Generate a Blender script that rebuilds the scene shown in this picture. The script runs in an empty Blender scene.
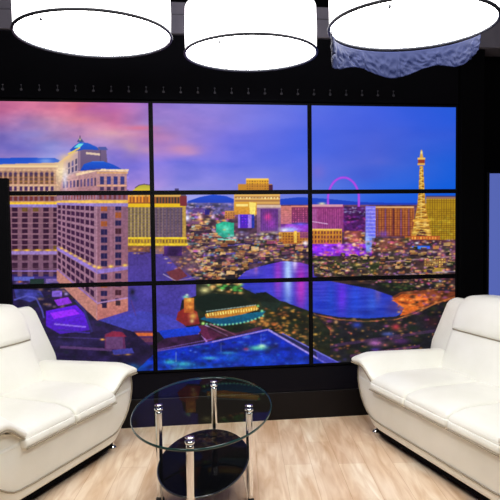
import bpy, bmesh, math, random
import numpy as np
from mathutils import Vector, Matrix, noise as mnoise
random.seed(7)
PI = math.pi
SC = bpy.context.scene
COL = SC.collection

# ------------------------------------------------------------------ helpers
def lin(c):
    c = c / 255.0
    return c / 12.92 if c <= 0.04045 else ((c + 0.055) / 1.055) ** 2.4

def rgb(r, g, b):
    return (lin(r), lin(g), lin(b), 1.0)

def mat(name, col, rough=0.5, metal=0.0, spec=0.5, coat=0.0, **kw):
    m = bpy.data.materials.new(name); m.use_nodes = True
    b = m.node_tree.nodes['Principled BSDF']
    b.inputs['Base Color'].default_value = col
    b.inputs['Roughness'].default_value = rough
    b.inputs['Metallic'].default_value = metal
    b.inputs['Specular IOR Level'].default_value = spec
    b.inputs['Coat Weight'].default_value = coat
    for k, v in kw.items():
        b.inputs[k.replace('_', ' ')].default_value = v
    return m

def add_noise(m, c1, c2, scale=6.0, detail=4.0, bump=0.0, bscale=60.0, stretch=None):
    nt = m.node_tree; N = nt.nodes; L = nt.links; b = N['Principled BSDF']
    tc = N.new('ShaderNodeTexCoord'); mp = N.new('ShaderNodeMapping')
    L.new(tc.outputs['Object'], mp.inputs['Vector'])
    if stretch: mp.inputs['Scale'].default_value = stretch
    nz = N.new('ShaderNodeTexNoise'); nz.inputs['Scale'].default_value = scale; nz.inputs['Detail'].default_value = detail
    L.new(mp.outputs['Vector'], nz.inputs['Vector'])
    cr = N.new('ShaderNodeValToRGB'); cr.color_ramp.elements[0].color = c1; cr.color_ramp.elements[1].color = c2
    cr.color_ramp.elements[0].position = 0.35; cr.color_ramp.elements[1].position = 0.65
    L.new(nz.outputs['Fac'], cr.inputs['Fac']); L.new(cr.outputs['Color'], b.inputs['Base Color'])
    if bump:
        n2 = N.new('ShaderNodeTexNoise'); n2.inputs['Scale'].default_value = bscale; n2.inputs['Detail'].default_value = 3
        L.new(tc.outputs['Object'], n2.inputs['Vector'])
        bp = N.new('ShaderNodeBump'); bp.inputs['Strength'].default_value = bump; bp.inputs['Distance'].default_value = 0.01
        L.new(n2.outputs['Fac'], bp.inputs['Height']); L.new(bp.outputs['Normal'], b.inputs['Normal'])

def emis(name, col, strength):
    m = bpy.data.materials.new(name); m.use_nodes = True
    b = m.node_tree.nodes['Principled BSDF']
    b.inputs['Base Color'].default_value = (0.8, 0.8, 0.8, 1)
    b.inputs['Roughness'].default_value = 0.9
    b.inputs['Specular IOR Level'].default_value = 0.1
    b.inputs['Emission Color'].default_value = col
    b.inputs['Emission Strength'].default_value = strength
    return m

def empty(name, loc=(0, 0, 0), rz=0.0):
    o = bpy.data.objects.new(name, None); COL.objects.link(o)
    o.location = loc; o.rotation_euler = (0, 0, rz); o.empty_display_size = 0.1
    return o

def obj(name, bm, m, parent=None, smooth=True, loc=None):
    me = bpy.data.meshes.new(name)
    bmesh.ops.recalc_face_normals(bm, faces=bm.faces)
    bm.to_mesh(me); bm.free()
    me.materials.append(m)
    if smooth:
        for p in me.polygons: p.use_smooth = True
    o = bpy.data.objects.new(name, me); COL.objects.link(o)
    if parent is not None: o.parent = parent
    if loc is not None: o.location = loc
    return o

def tag(o, label, cat, group=None):
    o['label'] = label; o['category'] = cat
    if group: o['group'] = group
    return o

def struct(o):
    o['kind'] = 'structure'; return o

def box(bm, x0, x1, y0, y1, z0, z1, bevel=0.0, seg=2):
    r = bmesh.ops.create_cube(bm, size=1.0)
    vs = r['verts']
    for v in vs:
        v.co = Vector(((x0 + x1) / 2 + v.co.x * (x1 - x0), (y0 + y1) / 2 + v.co.y * (y1 - y0), (z0 + z1) / 2 + v.co.z * (z1 - z0)))
    if bevel:
        es = list({e for v in vs for e in v.link_edges})
        bmesh.ops.bevel(bm, geom=es, offset=bevel, segments=seg, affect='EDGES', profile=0.6)

def boxbm(*a, **k):
    bm = bmesh.new(); box(bm, *a, **k); return bm

def tube(bm, pts, r, n=12, cap=True, closed=False):
    pts = [Vector(p) for p in pts]; rings = []
    N = len(pts); prev = None
    for i, p in enumerate(pts):
        if closed: t = (pts[(i + 1) % N] - pts[i - 1])
        else: t = pts[min(i + 1, N - 1)] - pts[max(i - 1, 0)]
        t.normalize()
        if prev is None:
            a = Vector((0, 0, 1)) if abs(t.z) < 0.9 else Vector((1, 0, 0))
            u = t.cross(a).normalized()
        else:
            u = (prev - t * prev.dot(t)).normalized()
        prev = u; w = t.cross(u)
        rr = r[i] if isinstance(r, (list, tuple)) else r
        rings.append([bm.verts.new(p + (u * math.cos(2 * PI * k / n) + w * math.sin(2 * PI * k / n)) * rr) for k in range(n)])
    for i in range(N if closed else N - 1):
        a, b = rings[i], rings[(i + 1) % N]
        for k in range(n): bm.faces.new((a[k], a[(k + 1) % n], b[(k + 1) % n], b[k]))
    if cap and not closed:
        bm.faces.new(rings[0]); bm.faces.new(rings[-1])

def lathe(bm, prof, n=48, cx=0, cy=0, close_ends=True):
    rings = []
    for r, z in prof:
        rings.append([bm.verts.new((cx + r * math.cos(2 * PI * k / n), cy + r * math.sin(2 * PI * k / n), z)) for k in range(n)])
    for a, b in zip(rings, rings[1:]):
        for k in range(n): bm.faces.new((a[k], a[(k + 1) % n], b[(k + 1) % n], b[k]))
    if close_ends:
        bm.faces.new(rings[0]); bm.faces.new(rings[-1])

def loft(bm, rings, cap=True):
    rs = [[bm.verts.new(p) for p in r] for r in rings]
    n = len(rs[0])
    for a, b in zip(rs, rs[1:]):
        for k in range(n): bm.faces.new((a[k], a[(k + 1) % n], b[(k + 1) % n], b[k]))
    if cap:
        bm.faces.new(rs[0]); bm.faces.new(rs[-1])

def pillow(half, r, f=None, n=18, st=1.0):
    """rounded, evenly meshed cushion block of half sizes `half`, edge radius r, then bent by f(x,y,z)"""
    bm = bmesh.new(); hx, hy, hz = half; hx *= st; half = (hx, hy, hz)
    r = min(r, hx, hy, hz); vd = {}
    def vert(p):
        k = tuple(round(c, 5) for c in p)
        if k not in vd:
            q = [math.sin(c * PI / 2) for c in p]
            P = Vector((q[0] * hx, q[1] * hy, q[2] * hz))
            C = Vector([max(-(h - r), min(h - r, c)) for c, h in zip(P, half)])
            D = P - C
            if D.length > 1e-7: P = C + D.normalized() * r
            P.x /= st
            if f: P = Vector(f(P.x, P.y, P.z))
            vd[k] = bm.verts.new(P)
        return vd[k]
    for ax in range(3):
        for s in (-1, 1):
            for i in range(n):
                for j in range(n):
                    q = []
                    for di, dj in ((0, 0), (1, 0), (1, 1), (0, 1)):
                        p = [0, 0, 0]; p[ax] = s
                        p[(ax + 1) % 3] = -1 + 2 * (i + di) / n
                        p[(ax + 2) % 3] = -1 + 2 * (j + dj) / n
                        q.append(vert(p))
                    if len(set(q)) == 4:
                        try: bm.faces.new(q)
                        except ValueError: pass
    bmesh.ops.remove_doubles(bm, verts=bm.verts, dist=1e-5)
    return bm

def smooth01(t):
    t = max(0.0, min(1.0, t)); return t * t * (3 - 2 * t)

def interp(x, xs, ys):
    if x <= xs[0]: return ys[0]
    for a, b, c, d in zip(xs, xs[1:], ys, ys[1:]):
        if x <= b: return c + (d - c) * (x - a) / (b - a)
    return ys[-1]

# ------------------------------------------------------------------ materials
M_black = mat('black_paint', rgb(3, 3, 5), 0.9, spec=0.05)
M_header = mat('black_fabric', rgb(5, 5, 9), 0.85, spec=0.06)
M_bezel = mat('bezel_plastic', rgb(3, 3, 6), 0.6, spec=0.1)
M_plinth_up = mat('plinth_gloss_black', rgb(7, 7, 17), 0.5, spec=0.12)
M_plinth_lo = mat('plinth_satin_black', rgb(15, 12, 14), 0.45, spec=0.2)
M_beam = mat('grey_paint', rgb(150, 145, 160), 0.85, spec=0.2)
add_noise(M_beam, rgb(90, 87, 99), rgb(104, 100, 112), 5.0)
M_hook = mat('dull_metal', rgb(54, 53, 62), 0.7)
M_leather = mat('cream_leather', rgb(236, 230, 216), 0.38, spec=0.45)
add_noise(M_leather, rgb(235, 234, 222), rgb(243, 242, 232), 3.0, bump=0.12, bscale=90)
M_piping_crease = mat('piping_and_crease', rgb(150, 140, 120), 0.6)  # piping, and the tubes that stand in for crease shade
M_chrome = mat('chrome', (0.86, 0.86, 0.88, 1), 0.09, metal=1.0)
M_rubber = mat('rubber', rgb(18, 18, 18), 0.7)
M_ring = mat('dark_ring', rgb(38, 40, 48), 0.5, metal=0.3)
M_diff = emis('lamp_diffuser', (1, 0.99, 0.98, 1), 11.5)
M_side = emis('lamp_fabric', (1, 0.975, 0.99, 1), 2.6)
M_skirt = mat('blue_grey_cloth', rgb(20, 27, 58), 0.6, spec=0.12)
M_wallgrey = mat('studio_wall', rgb(70, 70, 76), 0.9)

def glass_mat(name, tint, through, rough=0.0, ior=0.012, k=0.35, base=None):
    m = bpy.data.materials.new(name); m.use_nodes = True
    nt = m.node_tree; N = nt.nodes; L = nt.links; N.clear()
    out = N.new('ShaderNodeOutputMaterial'); mix = N.new('ShaderNodeMixShader')
    lw = N.new('ShaderNodeLayerWeight'); lw.inputs['Blend'].default_value = 0.5
    pw = N.new('ShaderNodeMath'); pw.operation = 'POWER'; pw.inputs[1].default_value = 5.0
    fr = N.new('ShaderNodeMath'); fr.operation = 'MULTIPLY_ADD'; fr.inputs[1].default_value = k; fr.inputs[2].default_value = ior
    L.new(lw.outputs['Facing'], pw.inputs[0]); L.new(pw.outputs[0], fr.inputs[0])
    gl = N.new('ShaderNodeBsdfGlossy'); gl.inputs['Roughness'].default_value = rough
    tr = N.new('ShaderNodeBsdfTransparent'); tr.inputs['Color'].default_value = tint
    inner = tr.outputs[0]
    if base is not None:
        df = N.new('ShaderNodeBsdfDiffuse'); df.inputs['Color'].default_value = base
        m2 = N.new('ShaderNodeMixShader'); m2.inputs[0].default_value = through
        L.new(df.outputs[0], m2.inputs[1]); L.new(tr.outputs[0], m2.inputs[2]); inner = m2.outputs[0]
    L.new(fr.outputs[0], mix.inputs[0]); L.new(inner, mix.inputs[1]); L.new(gl.outputs[0], mix.inputs[2])
    L.new(mix.outputs[0], out.inputs['Surface'])
    return m
M_glass = glass_mat('clear_glass', (0.93, 0.97, 0.955, 1), 1.0)
M_glassedge = mat('green_glass_edge', rgb(28, 62, 60), 0.15, spec=0.6)
M_smoke = glass_mat('smoked_glass', (0.25, 0.26, 0.27, 1), 0.3, ior=0.010, k=0.10, base=(0.003, 0.003, 0.004, 1))

def floor_material():
    m = bpy.data.materials.new('laminate_planks'); m.use_nodes = True
    nt = m.node_tree; N = nt.nodes; L = nt.links; b = N['Principled BSDF']
    tc = N.new('ShaderNodeTexCoord'); mp = N.new('ShaderNodeMapping')
    mp.inputs['Rotation'].default_value = (0, 0, math.radians(-83.4))
    mp.inputs['Location'].default_value = (0.33, 0.045, 0)
    L.new(tc.outputs['Object'], mp.inputs['Vector'])
    br = N.new('ShaderNodeTexBrick')
    br.inputs['Scale'].default_value = 1.0; br.inputs['Brick Width'].default_value = 0.92; br.inputs['Row Height'].default_value = 0.155
    br.inputs['Mortar Size'].default_value = 0.0016; br.inputs['Mortar Smooth'].default_value = 0.3; br.inputs['Bias'].default_value = 0.0
    br.offset = 0.37; br.offset_frequency = 2
    br.inputs['Color1'].default_value = rgb(255, 245, 228); br.inputs['Color2'].default_value = rgb(242, 222, 200)
    br.inputs['Mortar'].default_value = rgb(222, 198, 168)
    L.new(mp.outputs['Vector'], br.inputs['Vector'])
    # grain
    mp2 = N.new('ShaderNodeMapping'); mp2.inputs['Scale'].default_value = (1.4, 10, 1)
    L.new(mp.outputs['Vector'], mp2.inputs['Vector'])
    n1 = N.new('ShaderNodeTexNoise'); n1.inputs['Scale'].default_value = 2.2; n1.inputs['Detail'].default_value = 7; n1.inputs['Distortion'].default_value = 0.8
    L.new(mp2.outputs['Vector'], n1.inputs['Vector'])
    cr = N.new('ShaderNodeValToRGB'); e = cr.color_ramp.elements
    e[0].position = 0.32; e[0].color = rgb(224, 202, 178); e[1].position = 0.68; e[1].color = rgb(255, 250, 243)
    L.new(n1.outputs['Fac'], cr.inputs['Fac'])
    mx = N.new('ShaderNodeMixRGB'); mx.blend_type = 'MULTIPLY'; mx.inputs['Fac'].default_value = 0.9
    L.new(br.outputs['Color'], mx.inputs['Color1']); L.new(cr.outputs['Color'], mx.inputs['Color2'])
    mp3 = N.new('ShaderNodeMapping'); mp3.inputs['Scale'].default_value = (0.9, 3.5, 1)
    L.new(mp.outputs['Vector'], mp3.inputs['Vector'])
    n2 = N.new('ShaderNodeTexNoise'); n2.inputs['Scale'].default_value = 2.0; n2.inputs['Detail'].default_value = 2
    L.new(mp3.outputs['Vector'], n2.inputs['Vector'])
    cr2 = N.new('ShaderNodeValToRGB'); e = cr2.color_ramp.elements
    e[0].position = 0.35; e[0].color = rgb(230, 212, 194); e[1].position = 0.65; e[1].color = rgb(255, 255, 255)
    L.new(n2.outputs['Fac'], cr2.inputs['Fac'])
    m2 = N.new('ShaderNodeMixRGB'); m2.blend_type = 'MULTIPLY'; m2.inputs['Fac'].default_value = 0.8
    L.new(mx.outputs['Color'], m2.inputs['Color1']); L.new(cr2.outputs['Color'], m2.inputs['Color2'])
    L.new(m2.outputs['Color'], b.inputs['Base Color'])
    b.inputs['Roughness'].default_value = 0.42; b.inputs['Specular IOR Level'].default_value = 0.35
    return m
M_floor = floor_material()

# ------------------------------------------------------------------ the setting
XL, XR, YF, YB, ZC = -3.6, 5.0, -7.0, 0.16, 3.25
struct(obj('floor', boxbm(XL, XR, YF, YB, -0.1, 0), M_floor, smooth=False))
struct(obj('ceiling', boxbm(XL, XR, YF, YB, ZC, ZC + 0.1), M_black, smooth=False))
struct(obj('wall_back', boxbm(XL, XR, YB, YB + 0.1, 0, ZC), M_black, smooth=False))
struct(obj('wall_left', boxbm(XL - 0.1, XL, YF, YB, 0, ZC), M_wallgrey, smooth=False))
struct(obj('wall_right', boxbm(XR, XR + 0.1, YF, YB, 0, ZC), M_wallgrey, smooth=False))
struct(obj('wall_front', boxbm(XL, XR, YF - 0.1, YF, 0, ZC), M_wallgrey, smooth=False))
bm = bmesh.new(); box(bm, XL + .01, 2.27, -0.02, YB, 2.634, 2.838, 0.004, 1)
struct(obj('trim_1', bm, M_beam, smooth=False))
bm = bmesh.new(); box(bm, 2.272, XR - .01, -0.06, YB, 2.585, 2.80, 0.004, 1)
struct(obj('trim_2', bm, M_beam, smooth=False))
bm = bmesh.new(); box(bm, 2.272, XR - .01, -0.04, YB, 2.825, 3.05, 0.004, 1)
struct(obj('trim_3', bm, M_beam, smooth=False))
bm = bmesh.new(); box(bm, XL + .01, XR - .01, -0.026, -0.019, 2.752, 2.757); 
struct(obj('trim_4', bm, mat('seam_grey', rgb(70, 68, 78), 0.9), smooth=False))

# ------------------------------------------------------------------ the city picture shown on the nine wall screens
PX0, PY0, PW, PH, K = -24.0, 94.0, 490, 292, 2.5
CW, CH = int(PW * K), int(PH * K)
rs = np.random.RandomState(5)
YY, XX = np.mgrid[0:CH, 0:CW]; XX = PX0 + (XX + .5) / K; YY = PY0 + (YY + .5) / K
img = np.zeros((CH, CW, 3))
def vnoise(sx, sy, seed, oct_=3):
    out = np.zeros((CH, CW)); amp = 1.0; tot = 0
    for o in range(oct_):
        r = np.random.RandomState(seed + o); gx, gy = int(PW / sx) + 3, int(PH / sy) + 3
        g = r.rand(gy, gx); fx = (XX - PX0) / sx; fy = (YY - PY0) / sy
        ix, iy = fx.astype(int), fy.astype(int); tx, ty = fx - ix, fy - iy
        tx = tx * tx * (3 - 2 * tx); ty = ty * ty * (3 - 2 * ty)
        out += amp * ((g[iy, ix] * (1 - tx) + g[iy, ix + 1] * tx) * (1 - ty) + (g[iy + 1, ix] * (1 - tx) + g[iy + 1, ix + 1] * tx) * ty)
        tot += amp; amp *= .5; sx /= 2; sy /= 2
    return out / tot
def inside(pts):
    m = np.zeros((CH, CW), bool); xs = [p[0] for p in pts]; ys = [p[1] for p in pts]
    i0, i1 = max(0, int((min(ys) - PY0) * K)), min(CH, int((max(ys) - PY0) * K) + 2)
    j0, j1 = max(0, int((min(xs) - PX0) * K)), min(CW, int((max(xs) - PX0) * K) + 2)
    if i1 <= i0 or j1 <= j0: return m, (0, 0, 0, 0)
    X, Y = XX[i0:i1, j0:j1], YY[i0:i1, j0:j1]; s = np.zeros(X.shape, bool)
    for (xa, ya), (xb, yb) in zip(pts, pts[1:] + pts[:1]):
        if ya == yb: continue
        s ^= ((ya > Y) != (yb > Y)) & (X < (xb - xa) * (Y - ya) / (yb - ya) + xa)
    return s, (i0, i1, j0, j1)
def poly(pts, c, c2=None, a=1.0, hor=False, n=None):
    s, (i0, i1, j0, j1) = inside(list(pts))
    if i1 == 0: return
    col = np.array(c, float)
    if c2 is not None:
        ax = XX if hor else YY; v = [p[0 if hor else 1] for p in pts]
        t = np.clip((ax[i0:i1, j0:j1] - min(v)) / (max(v) - min(v) + 1e-6), 0, 1)[..., None]
        col = col * (1 - t) + np.array(c2, float) * t
    else: col = np.broadcast_to(col, s.shape + (3,))
    if n is not None: col = col * n[i0:i1, j0:j1][..., None]
    r = img[i0:i1, j0:j1]; r[s] = (r * (1 - a) + col * a)[s]
def rect(x0, y0, x1, y1, c, c2=None, a=1.0, **k): poly([(x0, y0), (x1, y0), (x1, y1), (x0, y1)], c, c2, a, **k)
def line(x0, y0, x1, y1, w, c, a=1.0):
    dx, dy = x1 - x0, y1 - y0; L = math.hypot(dx, dy) or 1; nx, ny = -dy / L * w / 2, dx / L * w / 2
    poly([(x0 + nx, y0 + ny), (x1 + nx, y1 + ny), (x1 - nx, y1 - ny), (x0 - nx, y0 - ny)], c, a=a)
def pline(pts, w, c, a=1.0):
    for p, q in zip(pts, pts[1:]): line(*p, *q, w, c, a)
def glow(x, y, rx, ry, c, a=1.0):
    i0, i1 = max(0, int((y - 3 * ry - PY0) * K)), min(CH, int((y + 3 * ry - PY0) * K) + 2)
    j0, j1 = max(0, int((x - 3 * rx - PX0) * K)), min(CW, int((x + 3 * rx - PX0) * K) + 2)
    if i1 <= i0 or j1 <= j0: return
    w = a * np.exp(-((XX[i0:i1, j0:j1] - x) / rx) ** 2 - ((YY[i0:i1, j0:j1] - y) / ry) ** 2)[..., None]
    img[i0:i1, j0:j1] = img[i0:i1, j0:j1] * (1 - w) + np.array(c, float) * w
def dots(region, n, cols, r0=.6, r1=1.6, a=.9, flat=.7):
    xs = [p[0] for p in region]; ys = [p[1] for p in region]
    def isin(x, y):
        s = False
        for (xa, ya), (xb, yb) in zip(region, region[1:] + region[:1]):
            if (ya > y) != (yb > y) and x < (xb - xa) * (y - ya) / (yb - ya) + xa: s = not s
        return s
    k = 0; t = 0
    while k < n and t < n * 20:
        t += 1; x = rs.uniform(min(xs), max(xs)); y = rs.uniform(min(ys), max(ys))
        if not isin(x, y): continue
        r = rs.uniform(r0, r1); glow(x, y, r * rs.uniform(.8, 1.8), r * flat, cols[rs.randint(len(cols))], a * rs.uniform(.5, 1)); k += 1
def windows(quad, nx, ny, fx, fy, c, a=.9, lit=None, pl=.0, ox=0.5, oy=0.5):
    """grid of windows bilinearly laid in quad (tl,tr,br,bl)"""
    tl, tr, br, bl = [np.array(p, float) for p in quad]
    P = lambda s, t: tuple((tl * (1 - s) + tr * s) * (1 - t) + (bl * (1 - s) + br * s) * t)
    for i in range(nx):
        for j in range(ny):
            s0, s1 = (i + ox - fx / 2) / nx, (i + ox + fx / 2) / nx; t0, t1 = (j + oy - fy / 2) / ny, (j + oy + fy / 2) / ny
            cc = lit[rs.randint(len(lit))] if lit and rs.rand() < pl else tuple(np.array(c) * rs.uniform(.75, 1.25))
            poly([P(s0, t0), P(s1, t0), P(s1, t1), P(s0, t1)], cc, a=a)
# sky from a coarse table of colours
cx = [-24, 20, 48, 75, 110, 150, 180, 230, 305, 380, 466]
cy = [94, 106, 120, 135, 150, 165, 188, 206]
T = [[(185, 95, 140), (200, 105, 145), (205, 112, 150), (222, 112, 140), (190, 95, 160), (150, 100, 195), (140, 118, 205), (118, 112, 215), (85, 105, 225), (62, 92, 222), (30, 88, 215)],
     [(185, 95, 140), (198, 108, 150), (206, 115, 150), (222, 115, 140), (185, 98, 168), (145, 105, 195), (138, 118, 208), (120, 115, 218), (88, 108, 226), (62, 94, 224), (34, 90, 216)],
     [(160, 90, 150), (172, 120, 172), (185, 128, 165), (200, 128, 160), (196, 105, 155), (150, 125, 200), (152, 120, 205), (130, 116, 215), (85, 103, 226), (64, 94, 222), (36, 88, 218)],
     [(140, 100, 170), (135, 120, 195), (160, 130, 185), (180, 130, 180), (205, 150, 170), (185, 120, 175), (155, 122, 200), (112, 106, 218), (74, 100, 226), (70, 95, 216), (44, 88, 214)],
     [(130, 105, 185), (120, 115, 200), (140, 140, 212), (165, 145, 215), (150, 125, 205), (160, 120, 200), (150, 118, 208), (98, 103, 220), (72, 100, 226), (72, 95, 212), (34, 90, 214)],
     [(160, 125, 195), (165, 140, 205), (165, 160, 230), (175, 150, 220), (125, 115, 215), (130, 115, 218), (112, 112, 220), (98, 108, 222), (84, 106, 226), (80, 100, 212), (20, 92, 216)],
     [(180, 140, 190), (180, 140, 200), (170, 150, 215), (160, 140, 215), (170, 130, 205), (175, 145, 220), (145, 138, 222), (138, 135, 222), (105, 118, 220), (45, 100, 222), (8, 92, 218)],
     [(180, 150, 200), (180, 150, 200), (170, 150, 215), (160, 150, 220), (170, 150, 220), (160, 160, 235), (165, 170, 240), (150, 160, 235), (90, 120, 225), (30, 90, 222), (6, 85, 215)]]
T = np.array(T, float)
wx = XX + 16 * (vnoise(45, 22, 11) - .5); wy = YY + 14 * (vnoise(50, 14, 21) - .5)
def lerp_table(X, Y):
    ix = np.clip(np.searchsorted(cx, X) - 1, 0, len(cx) - 2); iy = np.clip(np.searchsorted(cy, Y) - 1, 0, len(cy) - 2)
    cxa, cya = np.array(cx, float), np.array(cy, float)
    tx = np.clip((X - cxa[ix]) / (cxa[ix + 1] - cxa[ix]), 0, 1)[..., None]; ty = np.clip((Y - cya[iy]) / (cya[iy + 1] - cya[iy]), 0, 1)[..., None]
    return (T[iy, ix] * (1 - tx) + T[iy, ix + 1] * tx) * (1 - ty) + (T[iy + 1, ix] * (1 - tx) + T[iy + 1, ix + 1] * tx) * ty
img[:] = lerp_table(wx, wy)
nn = (vnoise(26, 12, 31, 4) - .5)
amp = np.clip((330 - XX) / 250, .15, 1)
img += nn[..., None] * np.array([72, 50, 34]) * amp[..., None]
for a_ in ((182, 149, 17, 5, (205, 140, 175), .75), (165, 138, 14, 4, (190, 130, 185), .6), (190, 153, 10, 2.6, (205, 145, 185), .5), (270, 122, 30, 7, (105, 120, 232), .4),
           (60, 170, 24, 10, (190, 190, 240), .5), (130, 148, 10, 7, (205, 160, 165), .6), (148, 150, 9, 4, (205, 150, 170), .5), (122, 152, 10, 5, (115, 100, 210), .4),
           (35, 134, 16, 5, (130, 130, 205), .5), (20, 150, 16, 5, (120, 105, 190), .5), (100, 110, 22, 4, (170, 85, 160), .5), (82, 120, 20, 3, (230, 130, 140), .4), (140, 128, 16, 2.5, (215, 105, 135), .7), (365, 175, 22, 8, (60, 85, 205), .5), (318, 172, 8, 8, (125, 105, 205), .5)):
    glow(*a_)
# mountains and far city haze
poly([(186, 206), (188, 201), (200, 197), (213, 194.5), (226, 196), (236, 200), (262, 201), (300, 197), (330, 199), (360, 202), (400, 203), (466, 202), (466, 212), (186, 212)], (26, 74, 205), (30, 50, 170))
# ground base
G = vnoise(9, 5, 41, 3); G2 = vnoise(22, 10, 51, 3)
n1 = .45 + 1.1 * G
rect(150, 205, 466, 290, (92, 58, 84), (66, 46, 58), n=n1)
rect(-24, 255, 150, 386, (38, 28, 78), n=n1)
rect(150, 270, 466, 386, (28, 26, 34), n=n1)
rect(186, 203, 260, 214, (100, 92, 150), n=n1)
warm = [(255, 190, 90), (240, 150, 60), (255, 215, 140), (250, 225, 180), (220, 110, 60), (235, 90, 140), (190, 90, 220), (255, 170, 120)]
cool = [(150, 90, 230), (90, 110, 230), (240, 110, 200), (180, 200, 250), (230, 80, 160)]
dark = [(30, 20, 40), (25, 28, 30), (45, 25, 50), (20, 32, 24)]
dots([(186, 205), (236, 205), (236, 222), (300, 232), (330, 250), (330, 262), (186, 278)], 190, dark, 1.5, 3.2, .7)
dots([(186, 203), (236, 203), (236, 215), (186, 215)], 90, [(190, 180, 220), (150, 130, 200), (230, 180, 190), (110, 90, 170), (60, 70, 170)], .5, 1.3)
dots([(186, 212), (236, 212), (236, 240), (186, 240)], 110, warm + cool + [(255, 240, 230)], .7, 1.7)
dots([(186, 236), (300, 232), (320, 262), (255, 264), (215, 282), (186, 282)], 330, warm, .6, 1.7, .85)
dots([(186, 240), (300, 235), (312, 262), (186, 280)], 110, cool, .6, 1.6, .7)
dots([(160, 262), (200, 252), (232, 268), (215, 284), (165, 284)], 70, [(235, 190, 110), (200, 140, 80), (140, 110, 170), (90, 60, 60)], .7, 1.8)
dots([(186, 236), (300, 244), (310, 260), (255, 264), (215, 282), (186, 282)], 60, [(16, 26, 22), (30, 40, 26), (26, 18, 36)], 1.6, 3.4, .85)
# streets sweeping
for x0, y0, x1, y1, w_, c in ((203, 226, 236, 241, 2.0, (190, 170, 200)), (196, 232, 224, 240, 1.2, (225, 160, 150)), (205, 247, 260, 243, 1.6, (110, 90, 190)), (200, 256, 250, 252, 1.4, (90, 80, 190)), (186, 247, 205, 262, 1.6, (200, 140, 90)), (240, 256, 290, 246, 1.2, (190, 110, 90)), (208, 268, 262, 262, 1.4, (80, 70, 180))):
    line(x0, y0, x1, y1, w_, c, .7)
glow(187, 218, 3.2, 3.2, (225, 225, 255)); glow(186, 212, 2, 2, (200, 160, 240)); rect(191.5, 226.5, 198.5, 231, (205, 240, 250)); glow(200, 217, 2, 2, (255, 210, 190))
rect(205, 209.5, 209.5, 215, (40, 30, 120)); rect(193, 208, 204, 213, (90, 50, 130), a=.6); glow(213, 217, 2.2, 2, (240, 200, 240)); glow(206, 222, 2.2, 1.6, (255, 200, 120)); glow(200, 222, 3, 2, (235, 110, 120))
poly([(216, 224), (224, 221.5), (234, 223), (234, 236), (224, 238), (216, 234)], (30, 175, 140), (40, 150, 130)); glow(226, 229, 4, 3.5, (120, 240, 205), .9); glow(220, 226, 2, 2, (90, 220, 180), .6); glow(232, 236, 4, 1.5, (170, 240, 230), .6)
line(216, 239, 236, 240, 1.5, (120, 230, 210), .8)
# golden twin tower hotel
rect(246, 179, 269, 190, (224, 160, 38), (236, 178, 50)); rect(238, 184, 272, 194, (196, 132, 40))
windows([(246, 180), (269, 180), (269, 190), (246, 190)], 9, 4, .5, .5, (150, 95, 35)); rect(246, 178.4, 268.5, 180, (250, 205, 90)); rect(269, 185, 273, 192, (70, 25, 60))
rect(234, 193.5, 280, 213, (226, 178, 96), (205, 150, 80))
for y in (196.5, 200.2, 204, 208): rect(235, y, 280, y + 1.4, (150, 98, 60), a=.8)
windows([(236, 197), (279, 197), (279, 199), (236, 199)], 14, 1, .5, .9, (245, 215, 150))
rect(234, 202, 257, 215, (225, 165, 50), (210, 140, 50)); poly([(249, 202), (256, 203), (255, 216), (250, 216)], (250, 225, 110)); rect(236, 204, 248, 206.5, (250, 225, 130))
rect(225, 211, 235, 219, (205, 140, 62), (180, 110, 70)); windows([(225, 212), (235, 212), (235, 219), (225, 219)], 4, 3, .4, .5, (120, 70, 60))
rect(238, 214.5, 254, 228, (60, 30, 195), (80, 35, 190)); rect(238, 214.5, 240, 228, (150, 120, 230)); windows([(241, 215), (250, 215), (250, 228), (241, 228)], 3, 5, .5, .5, (120, 40, 220)); rect(248, 215, 251.5, 228, (160, 120, 230)); rect(251.5, 215, 254.5, 228, (30, 50, 160))
rect(257, 206, 281, 233, (150, 112, 150), (120, 80, 120)); rect(257, 205, 281, 207.5, (215, 185, 165)); rect(260.5, 209, 278, 231, (98, 48, 130), (112, 60, 150)); glow(268, 217, 3.5, 4, (235, 60, 150), .9); glow(271, 224, 4, 4, (170, 60, 190), .8)
for x in np.arange(261, 278, 2.1): rect(x, 209, x + .5, 231, (70, 40, 100), a=.5)
rect(281, 206, 291.5, 224, (206, 125, 112), (190, 110, 130)); windows([(281, 207), (291, 207), (291, 224), (281, 224)], 5, 8, .4, .4, (160, 80, 90))
rect(291.5, 207, 312, 223, (130, 48, 88), (120, 45, 105)); windows([(292, 208), (310, 208), (310, 223), (292, 223)], 7, 7, .45, .5, (190, 90, 130)); rect(291, 205.6, 312, 207.3, (215, 130, 120))
rect(281, 224, 316, 232, (150, 60, 190), n=n1); glow(291, 229.5, 9, 2.6, (170, 190, 255)); glow(284, 230, 4, 2, (230, 235, 255), .9); glow(303, 227, 7, 3, (150, 60, 230), .8); glow(300, 224, 8, 1.5, (90, 90, 240), .7)
rect(279, 232, 308, 244, (205, 145, 42), (170, 95, 40)); windows([(279, 232.5), (308, 232.5), (308, 243), (279, 243)], 10, 4, .5, .5, (120, 55, 40)); rect(294, 231, 297, 243, (240, 195, 80)); glow(305.5, 243, 3, 2, (245, 235, 250)); rect(300, 231, 308, 238, (120, 40, 150), a=.6)
dots([(254, 231), (280, 231), (280, 240), (240, 244), (240, 232)], 34, [(250, 240, 180), (220, 220, 230), (240, 190, 90), (130, 120, 180)], .8, 2)
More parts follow.
